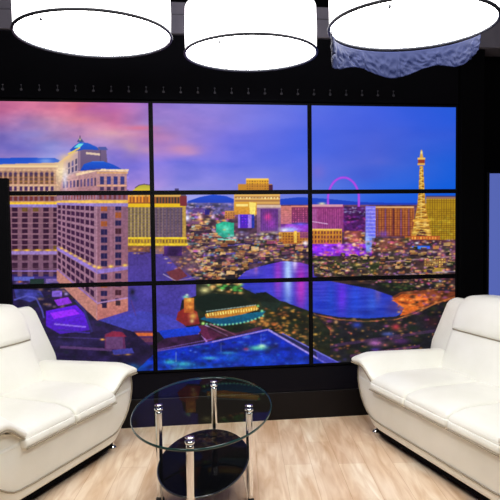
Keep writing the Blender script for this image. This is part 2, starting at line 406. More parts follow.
# low blocks of the middle city
def blocks(region, n, cols, w0=2, w1=6, h0=1.2, h1=3, roof=(235, 190, 120)):
    xs = [q[0] for q in region]; ys = [q[1] for q in region]; L_ = []
    for _ in range(n * 3):
        if len(L_) >= n: break
        x, y = rs.uniform(min(xs), max(xs)), rs.uniform(min(ys), max(ys)); s = False
        for (xa, ya), (xb, yb) in zip(region, region[1:] + region[:1]):
            if (ya > y) != (yb > y) and x < (xb - xa) * (y - ya) / (yb - ya) + xa: s = not s
        if s: L_.append((y, x))
    for y, x in sorted(L_):
        w_, h_ = rs.uniform(w0, w1), rs.uniform(h0, h1); c = np.array(cols[rs.randint(len(cols))]) * rs.uniform(.6, 1.1); k_ = rs.uniform(-.8, .8)
        poly([(x, y), (x + w_, y + k_), (x + w_, y + h_ + k_), (x, y + h_)], c); line(x, y, x + w_, y + k_, .7, np.array(roof) * rs.uniform(.5, 1.05), .8)
        poly([(x - 1, y + h_), (x + w_ + 1, y + h_ + k_), (x + w_, y + h_ + 1.6 + k_), (x, y + h_ + 1.4)], (22, 16, 30), a=.6)
town = [(150, 90, 60), (190, 130, 70), (110, 70, 100), (80, 55, 90), (170, 110, 90), (60, 40, 60), (200, 160, 110), (130, 60, 90)]
blocks([(188, 218), (236, 236), (256, 238), (312, 246), (312, 258), (250, 262), (215, 280), (188, 270)], 95, town, 3, 9, 1.6, 3.6)
dots([(186, 222), (236, 236), (312, 244), (312, 258), (255, 262), (215, 282), (186, 278)], 120, [(255, 205, 110), (250, 180, 80), (255, 230, 190), (235, 110, 80), (90, 180, 200)], .6, 1.3, .9)
dots([(186, 214), (256, 238), (312, 240), (312, 258), (255, 262), (215, 282), (186, 278)], 60, [(255, 200, 110), (250, 190, 90), (255, 235, 200), (120, 190, 200)], .8, 1.8, .9)
blocks([(205, 262), (252, 258), (244, 272), (238, 282), (205, 282)], 22, [(170, 110, 60), (120, 80, 60), (90, 60, 60)], 2, 6)
# ferris wheel
P_ = [(343.5 + 15.5 * math.cos(t), 199 + 21.5 * math.sin(t)) for t in np.linspace(-PI, 0, 40)]
pline([(328.5, 216)] + P_ + [(359, 220)], 2.4, (165, 60, 225), .85); pline([(328.5, 216)] + P_ + [(359, 220)], 1.0, (205, 85, 235), .6)
# right-hand district
rect(312, 205, 344, 232, (138, 48, 112), (120, 46, 118))
for x in np.arange(313, 343, 2.2): rect(x, 209, x + .9, 231, (190, 90, 150), a=.55)
rect(312, 209, 317, 230, (165, 85, 150), a=.8); rect(312, 204.5, 343, 207, (210, 150, 170)); glow(322, 203.6, 3.5, 1.2, (225, 215, 180)); line(312, 221.5, 328, 224, .9, (220, 170, 220))
rect(344, 207, 365, 232, (68, 22, 84), n=n1); dots([(344, 207), (366, 207), (366, 214), (344, 214)], 34, [(190, 190, 230), (120, 110, 180), (40, 30, 70)], .5, 1.1); dots([(344, 214), (366, 214), (366, 232), (344, 232)], 50, [(140, 40, 160), (200, 60, 170), (40, 12, 60), (100, 60, 170)], .6, 1.3)
rect(344, 231, 362, 242, (120, 60, 60), n=n1); dots([(344, 231), (364, 231), (364, 246), (344, 246)], 40, warm, .7, 1.6)
rect(311, 229.5, 342, 244.5, (205, 140, 40), (190, 110, 50)); windows([(311, 230.5), (342, 230.5), (342, 243.5), (311, 243.5)], 10, 3, .5, .62, (100, 42, 48)); rect(311, 229, 342, 230.6, (235, 190, 90))
rect(310, 244, 372, 256, (125, 35, 215), n=.6 + .9 * G); glow(339.5, 246, 2.2, 3.2, (250, 190, 255)); glow(338, 250, 5, 3, (200, 70, 240), .8); glow(330, 254, 6, 2, (170, 50, 235), .8); glow(352, 247, 9, 3, (205, 60, 240), .8); glow(324, 247, 6, 2.5, (160, 70, 240), .7); dots([(311, 243), (370, 243), (370, 256), (311, 256)], 60, [(240, 130, 255), (90, 40, 240), (255, 200, 255), (60, 20, 110), (230, 60, 190)], .6, 1.5)
rect(365.5, 206, 375.5, 238, (128, 118, 235), (105, 110, 240)); poly([(365.5, 236), (375.5, 236), (371, 252), (366, 252)], (125, 150, 250))
for y in np.arange(208, 240, 3.6): rect(366, y, 375.5, y + .8, (180, 170, 250), a=.8)
glow(367, 240, 2, 8, (170, 200, 255), .7)
rect(375.5, 208, 414, 236.5, (150, 78, 40), (140, 66, 48))
for i, x in enumerate(np.arange(377, 414, 2.6)): rect(x, 209, x + 1.1, 236, (205, 130, 50) if i % 3 else (110, 80, 170), a=.6)
for y in np.arange(210, 236, 2.3): rect(376, y, 413, y + .6, (80, 35, 40), a=.5)
rect(375.5, 206.6, 414, 208.2, (225, 170, 110)); rect(393, 208, 394.5, 236, (80, 30, 30), a=.7); glow(383, 234, 5, 3, (110, 70, 220), .6)
rect(426, 198, 458, 240, (186, 146, 26), (175, 140, 28)); rect(426, 195.6, 458, 197.2, (60, 60, 120)); rect(426, 197, 458, 199, (150, 110, 90))
for y in np.arange(200.5, 240, 2.05): rect(426, y, 458, y + .7, (120, 84, 20), a=.75)
for x in np.arange(427.5, 458, 2.3): rect(x, 199, x + .7, 240, (110, 78, 22), a=.7)
dots([(428, 215), (455, 215), (455, 238), (428, 238)], 20, [(225, 200, 60), (150, 150, 60)], 1, 2, .5)
# lattice tower
poly([(419.6, 166), (423.2, 166), (424.6, 190), (426, 206), (428.6, 222), (432, 237), (411, 237), (414.2, 222), (417.2, 206), (418.6, 190)], (208, 150, 40), (190, 130, 44))
poly([(416, 237), (417.5, 232), (421.5, 229), (425.5, 232), (427.5, 237)], (90, 50, 44))
for j in range(26):
    y = 168 + j * 2.6; h = interp(y, (166, 190, 206, 222, 237), (1.7, 2.6, 3.8, 7, 10.4))
    rect(421.4 - h, y, 421.4 + h, y + .9, (110, 62, 28), a=.75)
    if j % 2: line(421.4 - h, y, 421.4 + h, y + 2.4, .7, (255, 220, 110), .8)
    else: line(421.4 + h, y, 421.4 - h, y + 2.4, .7, (255, 220, 110), .8)
line(421.4, 166, 421.4, 220, .8, (255, 225, 120), .6)
poly([(421, 150), (422, 150), (423.4, 158), (419.6, 158)], (215, 165, 70)); glow(421.5, 152.5, 1, 1.6, (255, 240, 150)); rect(417.6, 157.8, 425.4, 159.8, (235, 190, 90)); rect(418.2, 159.8, 424.8, 163.8, (150, 60, 40)); rect(417.8, 163.4, 425, 165.2, (225, 175, 80))
rect(413, 219.5, 430.5, 221.6, (225, 165, 60)); rect(418.4, 203.6, 424.8, 205, (240, 200, 100))
for s_ in (-1, 1):
    glow(421.4 + s_ * 3.6, 224, 2, 3.2, (240, 205, 120), .7); glow(421.4 + s_ * 7, 232, 2.2, 3, (225, 190, 90), .7)
rect(405, 236, 440, 239.5, (190, 90, 40)); windows([(405, 236.5), (440, 236.5), (440, 239.5), (405, 239.5)], 12, 1, .5, .8, (240, 160, 70)); rect(398, 240, 450, 243, (90, 35, 45), a=.7)
# mid ground band on the right
rect(310, 256, 458, 284, (66, 46, 44), n=n1); rect(372, 238, 405, 252, (150, 84, 50), a=.55, n=n1); rect(432, 240, 458, 262, (120, 70, 90), a=.6, n=n1)
band = [(312, 254), (372, 238), (458, 240), (458, 290), (410, 292), (360, 282), (312, 276)]
dots(band, 180, dark + [(40, 60, 30)], 1.2, 3, .75); dots(band, 330, warm, .6, 1.6, .85); dots(band, 110, [(210, 160, 220), (160, 120, 210), (250, 235, 220), (200, 120, 160)], .7, 1.5, .7)
dots([(312, 258), (380, 262), (380, 280), (312, 272)], 90, [(20, 32, 20), (34, 52, 24), (60, 70, 28)], 1.2, 3, .8); dots([(312, 258), (390, 262), (390, 282), (312, 274)], 60, warm, .6, 1.5, .8)
rect(412, 246, 430, 249, (30, 80, 240)); glow(421, 247.5, 6, 1.6, (60, 140, 255), .9); glow(417, 243, 2, 1, (250, 240, 250)); rect(424, 258, 446, 266, (150, 100, 55), a=.8); windows([(424, 258), (446, 258), (446, 266), (424, 266)], 9, 3, .5, .5, (235, 190, 90)); rect(424, 268, 445, 272, (205, 170, 60), a=.7); glow(438, 281, 3.5, 1.2, (210, 200, 255))
line(385, 262, 458, 256, 1.2, (200, 150, 190), .5); line(395, 275, 458, 271, 1.2, (190, 170, 210), .5)
blocks([(312, 256), (372, 244), (458, 242), (458, 290), (410, 290), (360, 281), (312, 274)], 105, town + [(30, 44, 26), (40, 30, 30)], 2, 7)
dots([(312, 256), (372, 244), (458, 242), (458, 290), (410, 290), (360, 281), (312, 274)], 130, [(255, 205, 110), (250, 180, 80), (255, 230, 200), (235, 110, 80), (200, 120, 220)], .6, 1.3, .9)
# lake
lake = [(238, 278), (246, 271), (258, 267), (272, 263.5), (284, 261), (300, 262.5), (313, 266), (314, 276), (330, 281), (350, 285), (372, 289), (392, 296), (404, 304), (406, 311), (396, 316.5), (366, 318.5), (338, 317), (316, 313), (300, 309), (286, 302), (262, 297), (248, 291), (238, 284)]
poly(lake, (64, 52, 190), (30, 62, 190))
lm, (i0, i1, j0, j1) = inside(lake); keep = img.copy()
for a_ in ((288, 272, 4.5, 30, (175, 205, 255), 1), (295, 262, 2.6, 9, (225, 235, 255), .9), (278, 275, 4.5, 26, (185, 60, 205), .7), (301, 285, 6, 26, (190, 50, 190), .9), (268, 280, 5, 18, (90, 70, 225), .6), (250, 272, 10, 5, (110, 80, 200), .6), (256, 268, 2, 6, (170, 100, 180), .7), (310, 275, 3, 14, (150, 50, 150), .7),
           (342, 296, 5, 18, (100, 50, 225), .95), (356, 300, 5, 18, (40, 80, 225), .7), (330, 298, 4, 14, (35, 70, 200), .8), (322, 288, 5, 8, (60, 60, 200), .8), (372, 304, 5, 14, (50, 90, 210), .8), (378, 294, 3, 8, (130, 100, 170), .6), (392, 308, 7, 8, (60, 45, 130), .7), (318, 305, 6, 6, (30, 50, 190), .7), (365, 312, 20, 3, (20, 30, 130), .5)):
    glow(*a_)
rip = (vnoise(14, 1.6, 71, 2) - .5)[..., None]; img += rip * 30
full = np.zeros((CH, CW), bool); full[i0:i1, j0:j1] = lm; img = np.where(full[..., None], img, keep)
# right shore and lower right gardens
poly([(392, 297), (404, 290), (430, 290), (458, 292), (458, 330), (400, 330), (404, 316), (408, 308)], (120, 58, 34), n=n1)
poly([(392, 300), (402, 294), (425, 294), (430, 302), (412, 313), (400, 316), (404, 308)], (215, 98, 34), n=.6 + .8 * G); glow(408, 306, 9, 5, (235, 120, 40), .7); dots([(390, 296), (430, 292), (425, 306), (400, 314)], 60, [(255, 170, 80), (200, 70, 30), (90, 40, 30), (255, 130, 50)], .7, 1.6)
dots([(405, 286), (458, 286), (458, 322), (420, 318)], 120, [(190, 90, 50), (130, 70, 120), (60, 30, 30), (220, 140, 80), (30, 30, 20)], .8, 2)
poly([(375, 283), (408, 283), (420, 290), (400, 292), (385, 290)], (18, 24, 18)); dots([(376, 284), (416, 284), (410, 292), (385, 291)], 24, [(60, 80, 40), (120, 90, 50)], .8, 1.6)
low = [(300, 309), (316, 314), (338, 318), (366, 320), (400, 318), (430, 306), (458, 298), (458, 380), (330, 380), (312, 352), (300, 330)]
poly(low, (26, 26, 32), n=n1)
shore = [(312, 314), (338, 319.5), (366, 321.5), (396, 319.5), (416, 313), (436, 303), (458, 296)]
pline(shore, 1.3, (210, 120, 60), .7)
dots(low, 230, [(14, 18, 20), (24, 40, 24), (48, 50, 26), (40, 26, 50)], 1.5, 3.6, .8)
dots(low, 150, [(230, 130, 60), (250, 180, 90), (160, 80, 60), (200, 90, 110)], .6, 1.5, .8); dots(low, 46, [(130, 50, 170), (190, 80, 180), (80, 70, 200)], 1, 2.6, .6)
for a_ in ((328, 330, 4, 4, (220, 100, 80), .8), (357, 325, 5, 3, (50, 70, 190), .8), (396, 327, 4, 3, (230, 60, 80), .7), (388, 334, 6, 2, (90, 110, 210), .7), (375, 343, 7, 3, (190, 110, 190), .8), (400, 341, 9, 3, (110, 50, 140), .6), (326, 335, 2, 2, (250, 150, 80), .9), (336, 322, 2, 2, (230, 170, 110), .8), (432, 322, 8, 5, (70, 30, 40), .5)):
    glow(*a_)
line(330, 346, 440, 330, 3, (100, 60, 120), .4); line(350, 356, 420, 346, 2.5, (120, 60, 120), .5)
dots(low, 90, [(200, 120, 50), (150, 90, 40), (230, 160, 80)], .8, 2.0, .6)
# gardens in the middle
gar = [(192, 285), (230, 282), (262, 297), (290, 304), (312, 312), (330, 330), (330, 370), (268, 330), (205, 338), (190, 318)]
poly(gar, (30, 34, 24), n=n1)
dots(gar, 130, [(12, 24, 20), (26, 44, 24), (50, 50, 22), (16, 30, 30)], 1.6, 3.6, .8)
dots([(232, 322), (270, 300), (312, 314), (326, 338), (316, 352), (270, 330)], 120, [(210, 130, 50), (240, 180, 80), (170, 90, 50), (110, 80, 40)], .7, 1.7, .8)
dots([(240, 322), (262, 318), (300, 330), (312, 345), (275, 330)], 40, [(225, 120, 60), (250, 170, 80)], .8, 2, .8)
dots([(200, 283), (245, 283), (250, 294), (215, 296)], 34, [(250, 220, 120), (250, 190, 110), (240, 150, 80), (90, 210, 90), (250, 250, 200)], .9, 2.2)
poly([(196, 298), (212, 293), (240, 296), (252, 303), (230, 309), (204, 312), (196, 308)], (16, 30, 24)); poly([(256, 293), (266, 292), (282, 302), (276, 312), (262, 306)], (24, 36, 30), n=n1)
glow(205, 290, 5, 3, (235, 225, 150), .9); glow(212, 287, 3, 2, (250, 200, 120), .8)
# curved golden hall and teal pool
poly([(200, 319), (222, 326), (248, 322), (262, 316), (266, 311), (250, 313), (204, 317)], (14, 100, 130), (10, 70, 110)); poly([(205, 314), (218, 311), (240, 308), (256, 305.5), (259, 309), (244, 314), (222, 318), (206, 318)], (214, 150, 46), (180, 110, 40))
windows([(206, 313), (258, 307), (258, 310.5), (207, 317)], 20, 1, .45, .8, (250, 220, 120)); line(206, 311.5, 256, 305, 1, (180, 200, 190), .7); rect(232, 310, 262, 311, (190, 110, 60), a=0)
for i in range(17):
    s_ = i / 16; x = 203 + 60 * s_; y = 323.5 + 3 * math.sin(s_ * 2.4) - 9.5 * s_ ** 2.1; glow(x, y, 1.1, .9, (150, 245, 190), .95)
glow(258, 306, 1.4, 1.2, (160, 240, 140)); glow(262, 311, 1.4, 1.2, (140, 240, 170))
# plaza and lower left hotel court
poly([(126, 246), (160, 250), (176, 262), (196, 280), (196, 296), (182, 300), (178, 320), (190, 330), (160, 332), (126, 330), (96, 330), (96, 318), (128, 311)], (78, 58, 140), (68, 62, 172), n=.85 + .3 * G2)
poly([(98, 322), (140, 311), (178, 316), (178, 328), (140, 333), (98, 333)], (66, 66, 176), n=.85 + .3 * G2)
poly([(186, 246), (162, 250), (176, 266), (190, 276), (200, 268)], (84, 58, 84), a=.8, n=n1); dots([(160, 250), (200, 246), (210, 270), (190, 276), (170, 266)], 60, warm + [(90, 60, 60), (50, 30, 50)], .7, 1.8); poly([(166, 272), (180, 268), (188, 276), (174, 282)], (110, 50, 60)); line(163, 274, 176, 281, 1, (190, 170, 210), .8); line(176, 281, 196, 277, 1, (190, 150, 170), .6)
rect(126, 244, 150, 252, (110, 70, 60), n=n1); dots([(126, 242), (150, 242), (150, 254), (126, 254)], 26, [(230, 170, 80), (190, 100, 60), (60, 30, 40)], .7, 1.5)
glow(132.5, 292, 2.6, 3.5, (22, 22, 44), .95); glow(134, 298, 4, 2, (40, 50, 110), .6); line(131, 300, 136, 316, 1, (90, 50, 110), .6)
poly([(178, 312), (188, 306), (197, 312), (200, 324), (186, 326), (176, 320)], (150, 40, 36), (120, 36, 40)); glow(186, 297, 3, 1.6, (140, 240, 190), .9); rect(184, 298, 194, 313, (200, 120, 46), (170, 80, 40)); glow(189, 300, 3, 2, (250, 200, 90), .8); glow(190, 307, 3.2, 2, (240, 160, 70), .8); glow(193, 316, 3.5, 3, (245, 190, 90), .9); glow(192, 321, 2, 2, (255, 230, 150), .8); glow(203, 323.5, 1.6, 1.4, (190, 240, 120)); glow(187, 295, 1.4, 1, (230, 255, 230))
poly([(194, 326), (204, 325), (222, 336), (208, 342)], (96, 34, 70)); line(191, 328, 207, 342, 2.6, (176, 120, 200)); line(205, 325, 228, 336, 1, (180, 160, 210)); line(210, 324, 236, 335, 1, (170, 110, 130)); poly([(206, 326), (236, 333), (262, 326), (262, 330), (212, 342)], (80, 34, 66), a=.7, n=n1)
poly([(158, 331), (198, 326), (201, 330), (196, 337), (166, 341)], (24, 64, 215), (20, 50, 180)); poly([(154, 345), (166, 338), (200, 334), (206, 342), (156, 352)], (52, 26, 60), n=n1); line(156, 350, 212, 339, 1, (120, 90, 170), .7)
rect(134, 331, 154, 345, (84, 44, 96), (64, 34, 80)); rect(134, 333, 154, 336, (226, 110, 50), a=.9); rect(134, 338, 154, 342, (120, 60, 70), a=.6)
# roof terrace pool area at the bottom
poly([(118, 354), (156, 352), (212, 341), (268, 328.5), (345, 372), (345, 386), (118, 386)], (16, 36, 165), (8, 52, 178), n=.6 + .8 * G)
tz = [(122, 356), (160, 354), (264, 333), (322, 368), (316, 380), (122, 380)]
dots(tz, 110, [(8, 14, 90), (10, 20, 70), (20, 20, 60)], 1.4, 3.4, .7); dots(tz, 70, [(60, 110, 230), (70, 80, 220), (120, 150, 235), (30, 110, 200)], .8, 2.2, .7)
for a_ in ((170, 362, 6, 2.4, (60, 190, 190), .8), (184, 364, 8, 2.5, (70, 210, 190), .7), (180, 370, 8, 3, (90, 190, 160), .7), (210, 358, 8, 1.6, (80, 190, 200), .7), (228, 353, 8, 1.5, (60, 160, 210), .7), (258, 348, 9, 2.4, (100, 225, 180), .8), (262, 346, 4, 2, (190, 250, 200), .9), (246, 349, 2.6, 1.4, (190, 40, 90), .7), (232, 358, 10, 4, (20, 110, 200), .5), (262, 360, 14, 5, (20, 80, 220), .6), (200, 368, 18, 4, (20, 100, 200), .5), (300, 352, 6, 3, (20, 40, 160), .5), (300, 364, 8, 5, (40, 80, 220), .5), (140, 366, 10, 5, (10, 70, 170), .6)):
    glow(*a_)
for x, y, h in ((261, 345, 11), (176, 362, 10), (221, 352, 9)): line(x, y, x, y - h, .7, (110, 140, 190), .8)
line(120, 357, 214, 342, 1.3, (110, 90, 190), .7); line(212, 342, 269, 329.5, 1.4, (140, 120, 210)); line(268, 329.5, 334, 368, 2.0, (150, 135, 220)); line(282, 333.5, 345, 366, 1.4, (110, 110, 210)); poly([(272, 331), (283, 334), (345, 367), (345, 374), (332, 366)], (34, 34, 90), a=.8); poly([(316, 352), (340, 363), (345, 372), (334, 369), (318, 360)], (70, 70, 200), a=.7)
# lower left court: dark streets, purple pools
court = [(-24, 278), (60, 278), (98, 320), (134, 332), (156, 352), (120, 386), (-24, 386)]
poly(court, (34, 24, 62), n=n1); dots(court, 120, [(14, 14, 24), (26, 18, 44), (20, 32, 34), (60, 30, 70)], 1.4, 3.4, .8)
poly([(14, 289), (40, 290), (44, 297), (30, 302), (16, 298)], (52, 52, 130), n=n1); pline([(14, 300), (26, 296), (36, 298), (42, 310), (44, 318)], 1.6, (90, 90, 190), .8); dots([(36, 284), (66, 284), (80, 304), (50, 312), (38, 300)], 60, [(30, 36, 26), (60, 46, 40), (90, 70, 110), (150, 110, 110), (200, 150, 100)], .8, 2)
poly([(46, 311), (76, 305), (84, 313), (90, 330), (60, 334), (46, 326)], (96, 26, 230), (72, 24, 180)); poly([(50, 313), (74, 309), (80, 314), (54, 319)], (150, 40, 250)); line(54, 324, 86, 327, 1.6, (150, 120, 230), .8); line(58, 330, 90, 333, 1.5, (60, 40, 150)); rect(52, 291, 62, 297, (110, 80, 180), n=n1); poly([(54, 300), (68, 297), (72, 303), (58, 306)], (140, 50, 220)); glow(66, 294, 2, 1.4, (180, 160, 230), .9)
pline([(75, 300), (84, 310), (92, 332)], 2.2, (52, 46, 120), .9)
rect(56, 334, 110, 347, (36, 26, 70), n=n1); line(60, 347, 112, 350, 2.6, (96, 62, 116), .8); line(58, 337, 104, 339, 1, (80, 60, 140), .6)
poly([(105, 334), (114, 331), (124, 333), (126, 350), (105, 349)], (106, 42, 76), (84, 40, 90)); rect(106, 337, 123, 349, (96, 60, 106)); poly([(104, 337), (112, 331), (122, 332), (127, 337)], (130, 36, 66)); glow(102.5, 339.5, 2.2, .9, (255, 180, 60)); glow(117, 354, 3, 1, (240, 150, 60)); glow(128, 354.5, 3, .8, (220, 160, 60), .8)
poly([(112, 350), (132, 348), (134, 353), (114, 355)], (60, 60, 150)); glow(132, 368, 8, 4, (20, 110, 180), .8)
glow(20, 281.8, 2.2, 1.2, (240, 130, 40)); dots([(14, 274), (60, 276), (60, 284), (14, 284)], 30, [(70, 70, 160), (40, 70, 50), (30, 30, 60), (120, 90, 160)], .8, 2)
# palace hotel with gold crown (left and across the seam)
rect(124, 195, 186, 246, (92, 74, 84), (104, 78, 96))
rect(126, 192, 150, 246, (120, 108, 52), a=.5)
for x in np.arange(127, 186, 3.55): rect(x, 206, x + 1.1, 238, (206, 176, 96) if x < 152 else (172, 146, 140), a=.72)
for y in np.arange(208, 238, 2.9): rect(126, y, 184, y + .8, (140, 116, 110), a=.5)
for x in np.arange(155.5, 182, 3.55): rect(x, 206, x + 1.5, 238, (48, 38, 84), a=.5)
rect(126, 193.5, 181, 197, (214, 168, 84)); rect(126, 197, 180, 204, (150, 82, 40))
windows([(156, 197), (180, 197), (180, 203.5), (156, 203.5)], 8, 1, .6, .9, (54, 50, 50)); windows([(127, 195), (151, 195), (151, 203), (127, 203)], 7, 1, .5, .9, (226, 140, 40))
rect(125, 203.8, 186, 207.2, (232, 188, 26)); rect(180, 196, 187, 206, (120, 40, 50)); rect(182.6, 206, 186.2, 240, (200, 160, 60), a=.8)
rect(124, 238, 187, 246, (190, 150, 36), (200, 160, 40)); rect(124, 237.4, 187, 239, (240, 205, 50)); rect(124, 243.6, 188, 245.4, (236, 200, 50)); windows([(125, 239.5), (187, 239.5), (187, 243), (125, 243)], 20, 1, .5, 1, (120, 90, 50))
poly([(134, 192), (135, 188), (139, 185.4), (144, 184.4), (149, 184.8), (152, 186), (152, 192)], (172, 160, 50), (220, 210, 60)); pline([(135, 188), (139, 185.2), (144, 184.2), (150, 185)], 1, (90, 70, 90)); rect(133, 189.6, 152, 194, (226, 190, 50)); rect(175, 188.6, 179, 194, (70, 60, 110))
rect(163, 246, 182, 256, (60, 30, 90), n=n1); rect(152, 246, 164, 254, (190, 140, 80), a=.5, n=n1)
# ---- large curved hotel, left wing
rect(-24, 164, 64, 280, (142, 98, 106), (112, 78, 104))
poly([(-24, 158.5), (20, 157.6), (55, 158), (60, 160.5), (58, 163.5), (-24, 165.5)], (26, 78, 200), (40, 90, 205)); glow(46, 161, 8, 3, (150, 180, 240), .7)
poly([(-24, 165), (58, 162.5), (70, 154), (78, 149), (82, 190), (60, 192), (-24, 192)], (226, 190, 142), (200, 160, 140)); rect(-24, 165.6, 58, 167, (250, 220, 160)); rect(-24, 168.5, 58, 169.4, (180, 130, 110))
rect(-24, 170.5, 56, 184.5, (196, 150, 116), (180, 130, 110))
for x in (-16.5, -11, -5, .5, 5.5, 10.5, 15.5, 21, 26, 31.2, 36, 41.6, 46.8, 52.2):
    rect(x - 1.5, 173, x + 1.5, 184, (76, 52, 78), (120, 84, 60)); glow(x, 173.3, 1.5, 1.6, (70, 50, 90)); rect(x - 1.5, 177, x + 1.5, 178, (170, 120, 60), a=.6); rect(x - 1.5, 186.3, x + 1.5, 191, (72, 44, 90)); rect(x - 1.7, 196.4, x + 1.7, 201, (110, 46, 46)); rect(x - 1.5, 181, x + 1.5, 182, (200, 140, 50), a=.5)
rect(-24, 184.5, 58, 185.7, (226, 180, 140)); rect(-24, 194.5, 58, 196.2, (232, 180, 110)); rect(-24, 201.3, 60, 203, (214, 160, 90)); rect(-24, 202.4, 60, 204.4, (246, 196, 50)); rect(-24, 204.4, 60, 207.4, (146, 128, 200))
for x in (-8, 3.5, 14.8, 24.8, 35.6, 46, 55):
    hw = 2.7 if x < 50 else 1.8
    for y in (209.8, 215.2, 220.6, 226, 231.4, 237, 242.4, 247.8):
        c = (52, 22, 48) if rs.rand() > .08 else (110, 80, 40)
        rect(x - hw, y - 2.2, x + hw, y + 1.8, c)
    for y in (258, 265.6, 272.4): rect(x - hw, y - 2.9, x + hw, y + 2.6, (50, 22, 50), (70, 40, 60))
    rect(x - hw, 274.5, x + hw, 276.6, (44, 30, 90)); glow(x + 2, 250.3, 3.4, 1, (255, 196, 50))
for y in np.arange(212.4, 250, 5.45): rect(-24, y - .5, 58, y + .2, (176, 128, 140), a=.5)
rect(-24, 251.2, 60, 254.4, (150, 122, 192)); rect(-24, 270.4, 60, 271.6, (140, 110, 190)); rect(-24, 276.5, 62, 281, (66, 50, 120)); rect(14, 277, 34, 281, (96, 110, 210), a=.7); rect(30, 279, 44, 284, (30, 50, 46)); rect(46, 279, 60, 283, (150, 120, 190), a=.7)
# ---- centre wing, receding face
face = [(57, 193), (97, 189), (97, 320.5), (57, 281)]
poly(face, (158, 116, 138), (148, 104, 128))
def fx_(s, t): # s along the face, t: height at the corner in picture rows (linear blend to the far end)
    xa = 57 + 40 * s; yl = 194 + (t - 190) * (281 - 194) / (320.5 - 190); return xa, yl + (t - yl) * s
cols_ = (.06, .17, .29, .40, .52, .63, .76, .88)
for i, s in enumerate(cols_):
    hw = .036 + .014 * s
    for y in (209, 216.6, 224.4, 232.6, 240.6, 248.4, 256.6, 264):
        q = [fx_(s - hw, y - 2.9), fx_(s + hw, y - 2.9), fx_(s + hw, y + 2.2), fx_(s - hw, y + 2.2)]; poly(q, (58, 24, 60))
    for y in (278, 287.5, 297):
        q = [fx_(s - hw, y - 3.4), fx_(s + hw, y - 3.4), fx_(s + hw, y + 2.8), fx_(s - hw, y + 2.8)]; poly(q, (52, 22, 56))
    glow(*fx_(s + .05, 268), 1.8, 1.3, (255, 205, 90), .9)
poly([fx_(0, 269.5), fx_(1, 269.5), fx_(1, 273.6), fx_(0, 273.6)], (150, 120, 205)); poly([fx_(0, 302), fx_(1, 302), fx_(1, 303.5), fx_(0, 303.5)], (150, 110, 190)); poly([fx_(0, 304), fx_(1, 304), fx_(1, 320.5), fx_(0, 320.5)], (196, 130, 112), a=.8)
poly([fx_(0, 203.3), fx_(1, 203.3), fx_(1, 206.4), fx_(0, 206.4)], (150, 126, 200)); poly([fx_(0, 200), fx_(1, 200), fx_(1, 203.2), fx_(0, 203.2)], (240, 190, 90)); windows([(62, 195.5), (96, 194.5), (96, 199.5), (62, 200)], 12, 1, .45, .9, (130, 60, 60))
# right face of the centre wing
poly([(97, 190), (128, 190), (128, 311), (97, 320.5)], (134, 92, 116), (150, 96, 112))
for x, w_ in ((104.2, 3.2), (118.2, 3.0)):
    for y in (209, 216.6, 224.4, 232.6, 240.6, 248.4, 256.6, 264.2, 277.4, 285.6, 294, 302.5):
        y2 = y - (x - 97) * .06; r_ = rs.rand(); c = (34, 26, 74) if r_ > .3 else ((160, 84, 40) if r_ < .13 else (66, 30, 44))
        rect(x - w_, y2 - 2.8, x + w_, y2 + 2.5, c); rect(x - .35, y2 - 2.8, x + .35, y2 + 2.5, (120, 80, 110), a=.7)
    rect(x - w_ - 1, 206, x - w_, 266, (168, 124, 146), a=.6)
rect(110, 206, 112.4, 303, (160, 110, 134), a=.5); poly([(97, 269.6), (128, 266), (128, 269.6), (97, 274)], (140, 112, 196))
for x in (99, 111, 125): glow(x, 267.6 - (x - 97) * .08, 2.4, 1.4, (255, 210, 90))
poly([(97, 305), (128, 298), (128, 311), (97, 320.5)], (205, 130, 110), (190, 110, 104), a=.8); poly([(97, 302.5), (128, 297), (128, 298.4), (97, 304)], (170, 130, 180)); rect(102, 303, 107, 308, (40, 26, 60)); rect(115.5, 301, 120.5, 305.6, (60, 40, 50)); line(97, 206, 97, 320, .8, (190, 140, 160), .7)
rect(97, 203.4, 128, 206.6, (146, 126, 196)); rect(97, 200, 128, 203.4, (238, 190, 84)); windows([(98, 194.5), (127, 194.5), (127, 199.5), (98, 199.5)], 6, 1, .5, .9, (120, 56, 60)); rect(57, 192.6, 128, 194.4, (226, 180, 140))
# upper storeys
poly([(60, 192), (64, 160), (80, 150), (97, 168), (97, 192)], (212, 176, 160), (190, 140, 150))
poly([(78, 190), (78, 173), (98, 169), (127, 171), (127, 192), (78, 192)], (186, 142, 142), (170, 120, 130))
windows([(98.5, 176), (126, 176), (126, 185), (98.5, 185)], 4, 1, .58, .9, (30, 40, 110)); windows([(98.5, 186.5), (126, 186.5), (126, 190.5), (98.5, 190.5)], 4, 1, .55, .9, (60, 40, 80)); windows([(62, 181.5), (97, 177), (97, 186), (62, 188.5)], 10, 1, .5, .9, (72, 60, 110))
poly([(76, 173.4), (97, 168.6), (129, 169.4), (128, 171.6), (97, 171), (76, 176)], (240, 208, 170)); rect(97, 172, 128, 173.6, (214, 160, 110)); rect(97, 185, 127, 186.4, (216, 160, 130))
poly([(66, 167), (66, 160), (78, 153), (78, 172), (66, 177)], (190, 160, 170)); windows([(67, 163), (78, 157), (78, 171), (67, 175)], 3, 2, .55, .8, (70, 66, 120)); glow(62, 172, 6, 9, (255, 236, 190), .75); glow(67, 158, 7, 4, (240, 200, 130), .7); glow(65, 180, 2.2, 9, (225, 225, 250), .7)
poly([(78, 171), (78, 150), (84, 147), (106, 148), (107.5, 163), (100, 170)], (112, 90, 126), (98, 80, 120)); windows([(86, 151.6), (100, 153), (100, 156), (86, 154.6)], 1, 1, 1, .7, (226, 200, 170)); rect(78.5, 151, 80.5, 170, (160, 130, 150), a=.7); rect(100, 148, 101, 163, (80, 62, 100)); poly([(98, 146.6), (106, 147), (108, 150), (100, 150)], (72, 84, 160))
